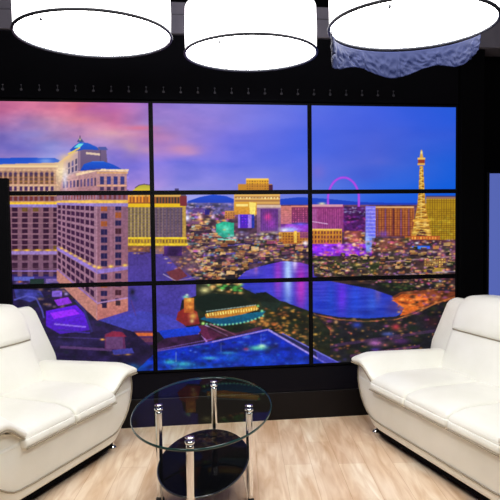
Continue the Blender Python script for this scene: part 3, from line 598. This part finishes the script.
poly([(70, 150), (74, 146), (80, 142), (88, 143), (97, 147), (99, 150), (84, 149.5), (72, 152)], (20, 92, 205), (16, 70, 185)); poly([(74, 147.4), (79, 143.4), (84, 143.6), (80, 147.6)], (110, 220, 225)); poly([(77, 142), (78.6, 139), (80, 136.5), (81.6, 139), (84, 142)], (50, 70, 130)); glow(80, 139, 1.1, 1.6, (240, 210, 150), .9); line(80, 135.5, 80, 139, .7, (60, 50, 90)); pline([(68, 154), (73, 151.5), (80, 147.6)], 1.4, (235, 205, 90))
poly([(80, 171), (84, 164), (92, 161.5), (104, 161.6), (112, 164), (122.5, 169.4), (97, 168.8)], (12, 84, 205), (10, 62, 180)); line(92, 161.4, 104, 161.6, .8, (60, 120, 225), .8)
# gentle photographic softening, then to linear colour
def blur(a):
    b = a.copy(); b[1:-1] = (a[:-2] + 2 * a[1:-1] + a[2:]) / 4; c = b.copy(); c[:, 1:-1] = (b[:, :-2] + 2 * b[:, 1:-1] + b[:, 2:]) / 4; return c
gm = np.clip((YY - 204) / 6, 0, 1); gm = np.maximum(gm, ((XX < 129) & (YY > 168)) * 1.0)[..., None] * (1 - full[..., None] * .6)
grain = vnoise(1.7, 1.5, 91, 2)[..., None] - .5
img = img * (1 + gm * grain * .30); # curved golden hall = img.mean(-1, keepdims=True) / 255; img = img * (1 - gm * (.15 - .22 * lum)); sat = img.mean(-1, keepdims=True); img = sat + (img - sat) * (1 + .12 * gm)
img = np.clip(img, 0, 255)
img = blur(img); img = img + .5 * (img - blur(blur(img)))
# the glass of real screens lifts black a little
c_ = np.clip(img, 0, 255) / 255.0
LIN = np.where(c_ <= .04045, c_ / 12.92, ((c_ + .055) / 1.055) ** 2.4)
def sample(px, py):
    fx = np.clip((px - PX0) * K - .5, 0, CW - 1.001); fy = np.clip((py - PY0) * K - .5, 0, CH - 1.001)
    ix, iy = fx.astype(int), fy.astype(int); tx, ty = (fx - ix)[..., None], (fy - iy)[..., None]
    return (LIN[iy, ix] * (1 - tx) + LIN[iy, ix + 1] * tx) * (1 - ty) + (LIN[iy + 1, ix] * (1 - tx) + LIN[iy + 1, ix + 1] * tx) * ty
M_screen = bpy.data.materials.new('lit_screen'); M_screen.use_nodes = True
nt = M_screen.node_tree; b_ = nt.nodes['Principled BSDF']; at = nt.nodes.new('ShaderNodeVertexColor'); at.layer_name = 'picture'
b_.inputs['Base Color'].default_value = (0.004, 0.004, 0.005, 1); b_.inputs['Roughness'].default_value = 0.35; b_.inputs['Specular IOR Level'].default_value = 0.12
nt.links.new(at.outputs['Color'], b_.inputs['Emission Color']); b_.inputs['Emission Strength'].default_value = 1.0
PWm, PHm, ZTOP, BZ = 1.0765, 0.6065, 1.5865 + 0.6065, 0.0150
names = [['showing pink clouds over blue domed roofs', 'showing violet sky above a golden hotel'  , 'showing plain blue sky and a lattice tower spire'],
         ['showing the many windows of a large hotel', 'showing coloured city lights, centre of the nine', 'showing purple lights beside a gold lattice tower'],
         ['with purple pools, partly behind the left sofa', 'with a blue roof terrace, behind the glass table', 'with a blue lake and gardens, beside the right sofa']]
for r_ in range(3):
    for c in range(3):
        x0 = -PWm + c * PWm; z1 = ZTOP - r_ * PHm; z0 = z1 - PHm
        t = tag(empty('wall_screen', (x0 + PWm / 2, 0.0, z0)), 'thin framed wall screen ' + names[r_][c], 'screen', 'flat screens of the video wall')
        bm = bmesh.new(); g = 0.0006; h = PWm / 2 - g
        box(bm, -h, h, 0.006, 0.09, g, PHm - g)
        for a0, a1, b0, b1 in ((-h, h, g, BZ), (-h, h, PHm - BZ, PHm - g), (-h, -PWm / 2 + BZ, BZ, PHm - BZ), (PWm / 2 - BZ, h, BZ, PHm - BZ)):
            box(bm, a0, a1, -0.003, 0.006, b0, b1)
        obj('frame', bm, M_bezel, t, smooth=False)
        nx, nz = 300, 170
        gx = np.linspace(-PWm / 2 + BZ, PWm / 2 - BZ, nx + 1); gz = np.linspace(BZ, PHm - BZ, nz + 1)
        X, Z = np.meshgrid(gx, gz); co_ = np.zeros(((nx + 1) * (nz + 1), 3)); co_[:, 0] = X.ravel(); co_[:, 2] = Z.ravel(); co_[:, 1] = 0.0
        wxx = X + x0 + PWm / 2; wzz = Z + z0
        den = 0.031766 * wxx - 0.01155 * wzz + 1.0
        ppx = (153.734695 * wxx - 4.600165 * wzz + 156.646915) / den; ppy = (5.342302 * wxx - 149.77096 * wzz + 426.812611) / den
        colr = sample(ppx, ppy).reshape(-1, 3)
        idx = np.arange((nx + 1) * (nz + 1)).reshape(nz + 1, nx + 1)
        q = np.stack([idx[:-1, :-1], idx[:-1, 1:], idx[1:, 1:], idx[1:, :-1]], -1).reshape(-1, 4)
        me = bpy.data.meshes.new('screen'); me.vertices.add(len(co_)); me.vertices.foreach_set('co', co_.ravel())
        me.loops.add(q.size); me.loops.foreach_set('vertex_index', q.ravel()); me.polygons.add(len(q)); me.polygons.foreach_set('loop_start', np.arange(0, q.size, 4)); me.polygons.foreach_set('loop_total', np.full(len(q), 4))
        me.update(); ca = me.color_attributes.new('picture', 'FLOAT_COLOR', 'POINT')
        ca.data.foreach_set('color', np.concatenate([colr, np.ones((len(colr), 1))], 1).ravel().astype(np.float32))
        me.materials.append(M_screen); so = bpy.data.objects.new('screen', me); COL.objects.link(so); so.parent = t


# ------------------------------------------------------------------ black header with its row of clips
hd = tag(empty('header_panel', (0.6, 0.02, 2.2)), 'long matte black header panel running above the nine wall screens', 'panel')
obj('panel', boxbm(-3.4, 1.56, -0.02, 0.12, 0.0, 0.425, bevel=0.004, seg=1), M_header, hd, smooth=False)
for k in range(24):
    x = -0.026 + 0.1135 * (k - 8) - 0.6
    bm = bmesh.new()
    box(bm, x - 0.008, x + 0.008, -0.0300, -0.0201, 0.046, 0.060, 0.003, 1)
    box(bm, x - 0.0015, x + 0.0015, -0.0230, -0.0201, 0.060, 0.079, 0.0005, 1)
    box(bm, x - 0.005, x + 0.005, -0.0280, -0.0201, 0.079, 0.087, 0.002, 1)
    obj('clip', bm, M_hook, hd, smooth=False)

# plinth under the screens
pl = tag(empty('plinth', (0.6, 0.07, 0)), 'low two tier black plinth under the wall screens, meeting the floor', 'plinth')
obj('upper_tier', boxbm(-3.3, 1.555, -0.062, 0.07, 0.195, 0.366, bevel=0.003, seg=1), M_plinth_up, pl, smooth=False)
obj('lower_tier', boxbm(-3.3, 1.555, -0.068, 0.07, 0.0, 0.193, bevel=0.003, seg=1), M_plinth_lo, pl, smooth=False)

# black pier to the right of the wall screens
bm = boxbm(2.165, 2.34, -0.03, 0.15, 0, 2.58, bevel=0.004, seg=1)
tag(obj('pier', bm, M_black, smooth=False), 'tall matte black pier between the screen wall and the pale blue display', 'pier')

# ------------------------------------------------------------------ upright side displays
M_blue = emis('lit_blue_screen', rgb(84, 100, 178), 1.0)
M_blue.node_tree.nodes['Principled BSDF'].inputs['Base Color'].default_value = (0.01, 0.01, 0.015, 1)
def upright(name, loc, rz, label, zb, zt, w, m_face, th=0.05, bd=0.1):
    t = tag(empty(name, loc, rz), label, 'display')
    bm = bmesh.new()
    box(bm, 0, w, 0, th, zb, zt, 0.004, 1)
    obj('casing', bm, M_bezel, t, smooth=False)
    bm = bmesh.new(); box(bm, 0.014, w - 0.014, -0.002, 0.0, zb + 0.014, zt - 0.012)
    obj('screen', bm, m_face, t, smooth=False)
    if bd:
        bm = bmesh.new(); box(bm, w / 2 - 0.05, w / 2 + 0.05, 0.01, th - 0.005, 0.02, zb + 0.005, 0.004, 1)
        obj('stand', bm, M_bezel, t, smooth=False)
        bm = bmesh.new(); box(bm, w / 2 - 0.22, w / 2 + 0.22, -bd, min(bd, th), 0.0, 0.02, 0.005, 1)
        obj('base_plate', bm, M_bezel, t, smooth=False)
    return t
upright('upright_display', (2.372, -0.02, 0), 0, 'upright display with a plain lit blue violet screen behind the right sofa', 0.55, 1.722, 0.62, M_blue)
upright('upright_display', (-1.456, -0.052, 0), 0, 'upright display switched off and black, at the left edge beyond the left sofa', 0.367, 1.682, 0.55, M_bezel, 0.036, 0)

# ------------------------------------------------------------------ drum lights
def drum(loc, rad, label, h=0.25):
    t = tag(empty('drum_light', loc), label, 'lamp', 'white drum lights hanging from the ceiling')
    bm = bmesh.new(); n = 96
    rings = []
    for r, z in ((rad - 0.002, 0.008), (rad + 0.000, h * .5), (rad - 0.004, h - 0.01), (rad - 0.03, h), (rad - 0.10, h + 0.008), (0.03, h + 0.012)):
        rings.append((r, z))
    lathe(bm, rings, n, close_ends=False)
    obj('shade', bm, M_side, t)
    bm = bmesh.new(); lathe(bm, ((rad - 0.012, 0.006), (rad - 0.02, 0.004), (0.001, -0.004)), n, close_ends=False)
    obj('diffuser', bm, M_diff, t)
    bm = bmesh.new(); tube(bm, [(rad * math.cos(2 * PI * k / n), rad * math.sin(2 * PI * k / n), 0.002) for k in range(n)], 0.0075, 8, closed=True)
    obj('rim', bm, M_ring, t)
    bm = bmesh.new(); a = math.radians(-128)
    lathe(bm, ((0.004, -0.014), (0.007, -0.010), (0.007, -0.004), (0.003, 0.002)), 12, (rad - .05) * math.cos(a), (rad - .05) * math.sin(a))
    obj('latch', bm, M_ring, t)
    bm = bmesh.new(); lathe(bm, ((0.05, h + 0.01), (0.05, h + 0.03), (0.012, h + 0.04), (0.012, ZC - loc[2] - 0.03), (0.06, ZC - loc[2] - 0.02), (0.06, ZC - loc[2])), 20)
    obj('hanging_rod', bm, M_ring, t)
    return t
drum((-0.232, -1.04, 2.292), 0.371, 'white glowing drum light hanging leftmost, above the left sofa side')
drum((0.567, -0.80, 2.29), 0.356, 'white glowing drum light hanging between two larger looking ones')
drum((1.203, -1.46, 2.25), 0.366, 'white glowing drum light hanging rightmost, with blue grey cloth under its rim')
# cloth skirt hung from the far side of the right-hand drum
bm = bmesh.new(); NA, NZ = 300, 24; rows = []
for j in range(NZ + 1):
    row = []
    for i in range(NA + 1):
        a = math.radians(6 + 168 * i / NA); s = i / NA; d = j / NZ
        drop = 0.112 + 0.018 * math.sin(5 * PI * s + .5) + 0.006 * math.sin(17 * s + 1) - 0.055 * (1 - smooth01(s * 6))
        ph = a * 26
        q = Vector((a * 5.5, d * 1.6, 3.0)); q2 = Vector((a * 11 + d * 2.5, d * 3.2 - a * 1.5, 8.0))
        fold = (0.016 * (abs(mnoise.noise(q)) - .2) + 0.012 * (abs(mnoise.noise(q2)) - .2)) * smooth01(d * 2)
        seam_ = min(abs((s * 5.3 + .25) % 1.0 - .5), 1); fold -= 0.010 * math.exp(-(seam_ / .03) ** 2) * smooth01(d * 2)
        r = 0.356 - 0.008 * d + fold
        row.append(bm.verts.new((1.20 + r * math.cos(a), -1.46 + r * math.sin(a), 2.236 - drop * d)))
    rows.append(row)
for a, b in zip(rows, rows[1:]):
    for i in range(NA): bm.faces.new((a[i], a[i + 1], b[i + 1], b[i]))
sk = tag(obj('cloth_skirt', bm, M_skirt), 'crumpled blue grey cloth skirt hanging from the rim of the rightmost drum light', 'cloth')
sm = sk.modifiers.new('thick', 'SOLIDIFY'); sm.thickness = 0.002

# ------------------------------------------------------------------ sofas
SW = 0.385
def make_sofa(name, ns, loc, rz, label):
    t = tag(empty(name, loc, rz), label, 'sofa')
    H = ns * SW / 2; VC, D, NE = 0.36, 0.36, 12.0
    ez = (0.060, 0.072, 0.09, 0.12, 0.16, 0.20, 0.245, 0.30, 0.35, 0.40, 0.44, 0.465)
    ee = (0.080, 0.085, 0.115, 0.148, 0.184, 0.214, 0.242, 0.268, 0.284, 0.288, 0.284, 0.262)
    e = lambda w: interp(w, ez, ee)
    bulge = lambda w: 0.012 * math.sin(PI * max(0, min(1, (w - .08) / .36))) - 0.008 * (1 - smooth01((w - .072) / .008))
    def vfront(u, w):
        L = H + e(w); q = min(1, abs(u / L)) ** NE
        return VC - (D + bulge(w)) * (1 - q) ** (1 / NE)
    def ring(w, n=160):
        L = H + e(w); DD = D + bulge(w); out = []
        for k in range(n):
            a = 2 * PI * k / n; c, s = math.cos(a), math.sin(a)
            k_ = (abs(c) ** NE + abs(s) ** NE) ** (-1 / NE)
            out.append((*taper(L * c * k_, VC + DD * s * k_), w))
        return out
    def taper(u, v):
        # the ends draw in towards the back
        k = 0.20 * max(0, min(v, .5)) + 0.75 * max(0, v - .5)
        return (u - math.copysign(k * min(1, max(0, (abs(u) - H * .5) / (H * .5 + .2))), u), v)
    # body: continuous boat-shaped carcass
    bm = bmesh.new(); zs = [0.072, 0.075, 0.080] + [0.09 + 0.27 * i / 16 for i in range(17)]
    loft(bm, [ring(z) for z in zs]); obj('body', bm, M_leather, t)
    # black inset slab, added to darken the shaded gap under the body
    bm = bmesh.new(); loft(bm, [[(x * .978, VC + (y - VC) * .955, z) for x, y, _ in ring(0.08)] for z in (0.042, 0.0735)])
    obj('underside_shade', bm, M_black, t, smooth=False)
    # piping along rail and up both arm fronts
    cu = [(-H - e(w) + off, w) for w, off in ((0.43, .045), (0.38, .042), (0.33, .042), (0.28, .046), (0.23, .054), (0.185, .068), (0.155, .092))]
    left = cu + [(-H - 0.045, 0.135), (-H + 0.0, 0.128), (-H + 0.1, 0.125)]
    mid = [(-H + 0.1 + (2 * H - 0.2) * i / 20, 0.125) for i in range(1, 20)]
    right = [(-u, w) for u, w in reversed(left)]
    path = [(u, vfront(u, w) - 0.004, w) for u, w in left + mid + right]
    path = [(*taper(u, v), w) for u, v, w in path]
    bm = bmesh.new(); tube(bm, path, 0.0045, 8); obj('piping', bm, M_piping_crease, t)
    # arms
    for s in (-1, 1):
        a = empty('armrest', (0, 0, 0)); a.parent = t
        bm = bmesh.new(); rings = []
        for w in (0.34, 0.36, 0.38, 0.40, 0.42, 0.44, 0.455, 0.465):
            lim = H - 0.03 + 0.17 * smooth01((w - .37) / .085)
            rings.append([(s * max(lim, s * u), v, w) for u, v, w_ in ring(w)])
        loft(bm, rings); obj('arm_panel', bm, M_leather, a)
        def fpad(x, y, z):
            # x: -1 outer .. +1 inner (half .165); y front..back ; z thickness
            sx = x / 0.165; f = max(0, -(y) / 0.30)
            wc = 0.470 + 0.012 * (1 - (sx + .3) ** 2) - 0.072 * smooth01((sx + 0.25) / 1.25)
            wc -= 0.012 * smooth01((f - .7) / .3)
            zz = z * (1 - 0.35 * smooth01((f - .6) / .4)) * (1 - 0.25 * smooth01((-sx - .6) / .4))
            u = -0.096 + x * 0.84 + (0.105 * (y + .30) / .5) * (1 - sx) / 2
            return (s * (H - u), 0.262 + y + 0.010 * sx * f, wc + zz + 0.004)
        bm = pillow((0.165, 0.305, 0.040), 0.036, fpad, 24); obj('arm_pad', bm, M_leather, a)
        bm = bmesh.new()
        pts = []
        for i in range(19):
            x = -0.150 + 0.30 * i / 18
            q = fpad(x, -0.300, -0.034); pts.append(q)
        tube(bm, pts, 0.0042, 8); obj('pad_seam_crease', bm, M_piping_crease, a)
        bm = bmesh.new(); tube(bm, [fpad(0.160, -0.28 + 0.50 * i / 16, 0.012) for i in range(17)], 0.0035, 8); obj('pad_seam_crease', bm, M_piping_crease, a)  # dark tube paints in the crease shade along the pad's inner edge
    # seat cushions
    for k in range(ns):
        cx = -H + SW * (k + .5)
        def fseat(x, y, z):
            crown = 0.016 * (1 - (x / .196) ** 2) * (1 - (y / .29) ** 2) if z > 0 else 0
            dip = -0.004 * math.exp(-((abs(x) - .193) / 0.02) ** 2) * (1 if z > 0 else 0)
            fr = smooth01((-y - 0.14) / 0.13)
            tuft = -0.006 * math.exp(-((x / .10) ** 2)) * 0
            return (cx + x, 0.235 + y + 0.02 * fr * (z / .05 if z < 0 else 0) , 0.375 + z + crown + dip + tuft - 0.020 * fr * (1 if z > 0 else .2))
        bm = pillow((0.1925, 0.272, 0.052), 0.042, fseat, 24, 3.2); sc_ = obj('seat_cushion', bm, M_leather, t)
        bm = bmesh.new(); tube(bm, [fseat(-0.186 + 0.372 * i / 16, -0.262, -0.043) for i in range(17)], 0.0035, 8); obj('crease_shade', bm, M_piping_crease, sc_)  # dark tube stands in for the crease shade under the cushion front
    # back frame with wings
    lean = lambda w: 0.50 + 0.17 * (w - 0.42) / 0.46
    bm = bmesh.new(); rings = []
    for w in (0.34, 0.45, 0.55, 0.65, 0.75, 0.80, 0.815, 0.83, 0.842, 0.848):
        hl = H + interp(w, (0.34, 0.5, 0.80, 0.83, 0.848), (0.16, 0.250, 0.205, 0.190, 0.15))
        sh = 1 - 0.5 * smooth01((w - .81) / .04)
        v0, v1 = lean(w) + 0.036, lean(w) + 0.105
        c, hv = (v0 + v1) / 2, (v1 - v0) / 2 * sh; out = []
        for k in range(120):
            an = 2 * PI * k / 120; cc, q = math.cos(an), math.sin(an)
            k_ = (abs(cc) ** 7 + abs(q) ** 7) ** (-1 / 7)
            kx = (abs(cc) ** 14 + abs(q) ** 14) ** (-1 / 14)
            out.append((hl * cc * kx, c + hv * q * k_, w))
        rings.append(out)
    loft(bm, rings); obj('back_frame', bm, M_leather, t)
    nb = 2; BW = 2 * H / nb; bh = BW / 2
    for k in range(nb):
        cx = -H + BW * (k + .5)
        def fback(x, y, z):
            w = 0.545 + z
            puff = -0.018 * (1 - (x / bh) ** 2) * math.cos(z / 0.17 * PI / 2) if y < 0 else 0
            return (cx + x, lean(w) + 0.055 + y + puff, w)
        bm = pillow((bh + .002, 0.085, 0.165), 0.04, fback, 20, 1.6)
        bc = obj('back_cushion', bm, M_leather, t)
        def fhead(x, y, z):
            w = 0.775 + z
            top = smooth01(z / 0.12) if z > 0 else 0
            corner = -0.016 * (abs(x) / bh) ** 3.0 * top
            puff = -0.020 * (1 - (x / bh) ** 2) * math.cos(z / 0.13 * PI / 2) if y < 0 else 0
            return (cx + x, lean(w) + 0.040 + y + puff + 0.02 * top, w + corner + 0.008 * top * (1 - (x / bh) ** 2))
        bm = pillow((bh + .003, 0.085, 0.118), 0.05, fhead, 22, 1.3)
        hr = obj('headrest', bm, M_leather, bc)
        bm = bmesh.new(); tube(bm, [fhead(-bh + .03 + (2 * bh - .06) * i / 16, -0.074, -0.103) for i in range(17)], 0.004, 8); obj('crease_shade', bm, M_piping_crease, hr)  # dark tube draws the crease shade below the headrest
    # chrome feet
    for sx in (-1, 1):
        for v in (0.075, 0.60):
            bm = bmesh.new()
            lathe(bm, ((0.026, 0.0), (0.027, 0.006), (0.018, 0.012), (0.013, 0.03), (0.015, 0.045), (0.024, 0.065), (0.026, 0.076)), 24, sx * (H + (0.115 if v < .1 else -0.06)), v)
            obj('foot', bm, M_chrome, t)
    return t

def place(o0, d, side, ns):
    """origin of the far arm corner + run direction -> empty location and z rotation"""
    d = Vector((d[0], d[1])).normalized(); H = ns * SW / 2
    c = Vector(o0) + d * H
    if side == 'R': ux = d
    else: ux = -d
    return (c.x, c.y, 0), math.atan2(ux.y, ux.x)
lo, rz = place((1.377, -0.466), (0.19, -0.98), 'R', 3)
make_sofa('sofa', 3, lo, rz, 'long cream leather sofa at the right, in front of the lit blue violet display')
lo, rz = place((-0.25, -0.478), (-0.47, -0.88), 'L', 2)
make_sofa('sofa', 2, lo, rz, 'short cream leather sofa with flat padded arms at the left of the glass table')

# ------------------------------------------------------------------ coffee table
TC, TA = (0.265, -1.135), math.radians(10.6 * -1)
tb = tag(empty('coffee_table', (TC[0], TC[1], 0), TA), 'oval clear glass coffee table with chrome legs and a black glass lower shelf', 'coffee table')
def oval(bm, A, B, z0, z1, n=128):
    return [[(B * math.cos(2 * PI * k / n), A * math.sin(2 * PI * k / n), z) for k in range(n)] for z in (z0, z1)]
def disc(bm, A, B, z, n=128):
    bm.faces.new([bm.verts.new((B * math.cos(2 * PI * k / n), A * math.sin(2 * PI * k / n), z)) for k in range(n)])
bm = bmesh.new(); disc(bm, 0.566, 0.333, 0.480)
top = obj('glass_top', bm, M_glass, tb, smooth=False)
bm = bmesh.new(); n = 128
loft(bm, [[((.333 + o) * math.cos(2 * PI * k / n), (.566 + o) * math.sin(2 * PI * k / n), z) for k in range(n)] for o, z in ((0, .4680), (.0025, .4695), (.0035, .474), (.0025, .4785), (0, .480))], cap=False)
obj('polished_edge', bm, M_glassedge, top)
bm = bmesh.new()
loft(bm, [[((.214 + o) * math.cos(2 * PI * k / n), (.415 + o) * math.sin(2 * PI * k / n), z) for k in range(n)] for o, z in ((0, .207), (.003, .209), (.003, .213), (0, .215))])
shf = obj('smoked_shelf', bm, M_smoke, tb, smooth=False)
bm = bmesh.new(); tube(bm, [(.2175 * math.cos(2 * PI * k / 128), .4185 * math.sin(2 * PI * k / 128), .211) for k in range(128)], 0.0042, 8, closed=True)
obj('polished_edge', bm, mat('dark_glass_edge', rgb(34, 38, 42), 0.12, spec=0.8), shf)
for i, (x, y) in enumerate(((-0.225, 0.0), (0.225, 0.0), (0, -0.442), (0, 0.442))):
    bm = bmesh.new()
    lathe(bm, ((0.016, 0.012), (0.0165, 0.03), (0.0165, 0.44), (0.016, 0.452)), 28, x, y)
    lg = obj('leg', bm, M_chrome, tb)
    bm = bmesh.new(); lathe(bm, ((0.015, 0.452), (0.020, 0.456), (0.021, 0.4675)), 28, x, y); obj('mount', bm, M_chrome, lg)
    bm = bmesh.new(); lathe(bm, ((0.020, 0.4805), (0.019, 0.484), (0.008, 0.4865)), 28, x, y); obj('cap', bm, M_chrome, lg)
    bm = bmesh.new(); lathe(bm, ((0.021, 0.0), (0.021, 0.010), (0.017, 0.014)), 28, x, y); obj('rubber_foot', bm, M_rubber, lg)
for s in (-1, 1):
    pts = []
    for i in range(17):
        q = i / 16
        pts.append((s * (0.150 + 0.062 * math.sin(q * PI / 2)), -0.02, 0.205 - 0.193 * (1 - math.cos(q * PI / 2)) ** 0.8))
    bm = bmesh.new(); tube(bm, pts, 0.004, 10); obj('curved_strut', bm, M_chrome, tb)

# ------------------------------------------------------------------ light
def area(name, loc, rot, size, power, col=(1, 1, 1)):
    l = bpy.data.lights.new(name, 'AREA'); l.shape = 'DISK'; l.size = size; l.energy = power; l.color = col
    o = bpy.data.objects.new(name, l); COL.objects.link(o); o.location = loc; o.rotation_euler = rot
    return o
def aim(o, tgt):
    d = Vector(tgt) - o.location; o.rotation_euler = d.to_track_quat('-Z', 'Y').to_euler()
for i, (x, y, p) in enumerate(((-0.6, -2.5, 21), (0.5, -4.0, 22), (1.6, -2.7, 21))):
    a = area('fill_light', (x, y, 2.95), (0, 0, 0), 0.8, p, (1, 0.985, 0.965)); aim(a, (0.3, -0.9, 0.3))  # unseen fill lights, added to brighten the sofa fronts
w = bpy.data.worlds.new('World'); SC.world = w; w.use_nodes = True
w.node_tree.nodes['Background'].inputs[0].default_value = (0.5, 0.55, 0.7, 1)
w.node_tree.nodes['Background'].inputs[1].default_value = 0.02

# ------------------------------------------------------------------ camera
cam = bpy.data.cameras.new('camera'); co = bpy.data.objects.new('camera', cam); COL.objects.link(co); SC.camera = co
R_ = Vector((0.9914080, -0.1302862, -0.0116458)); U_ = Vector((0.0176744, 0.0452115, 0.9988211)); F_ = Vector((0.1296061, 0.9904451, -0.0471258))
m = Matrix((R_, U_, -F_)).transposed().to_4x4(); m.translation = Vector((0.1218059, -4.0694198, 1.385808))
co.matrix_world = m
cam.sensor_fit = 'HORIZONTAL'; cam.sensor_width = 36; cam.lens = 600 / 500 * 36; cam.clip_start = 0.05
SC.view_settings.view_transform = 'Standard'; SC.view_settings.look = 'None'
SC.view_settings.exposure = 0.0; SC.view_settings.gamma = 1.0
SC.cycles.max_bounces = 8; SC.cycles.transparent_max_bounces = 12
SC.cycles.use_denoising = True
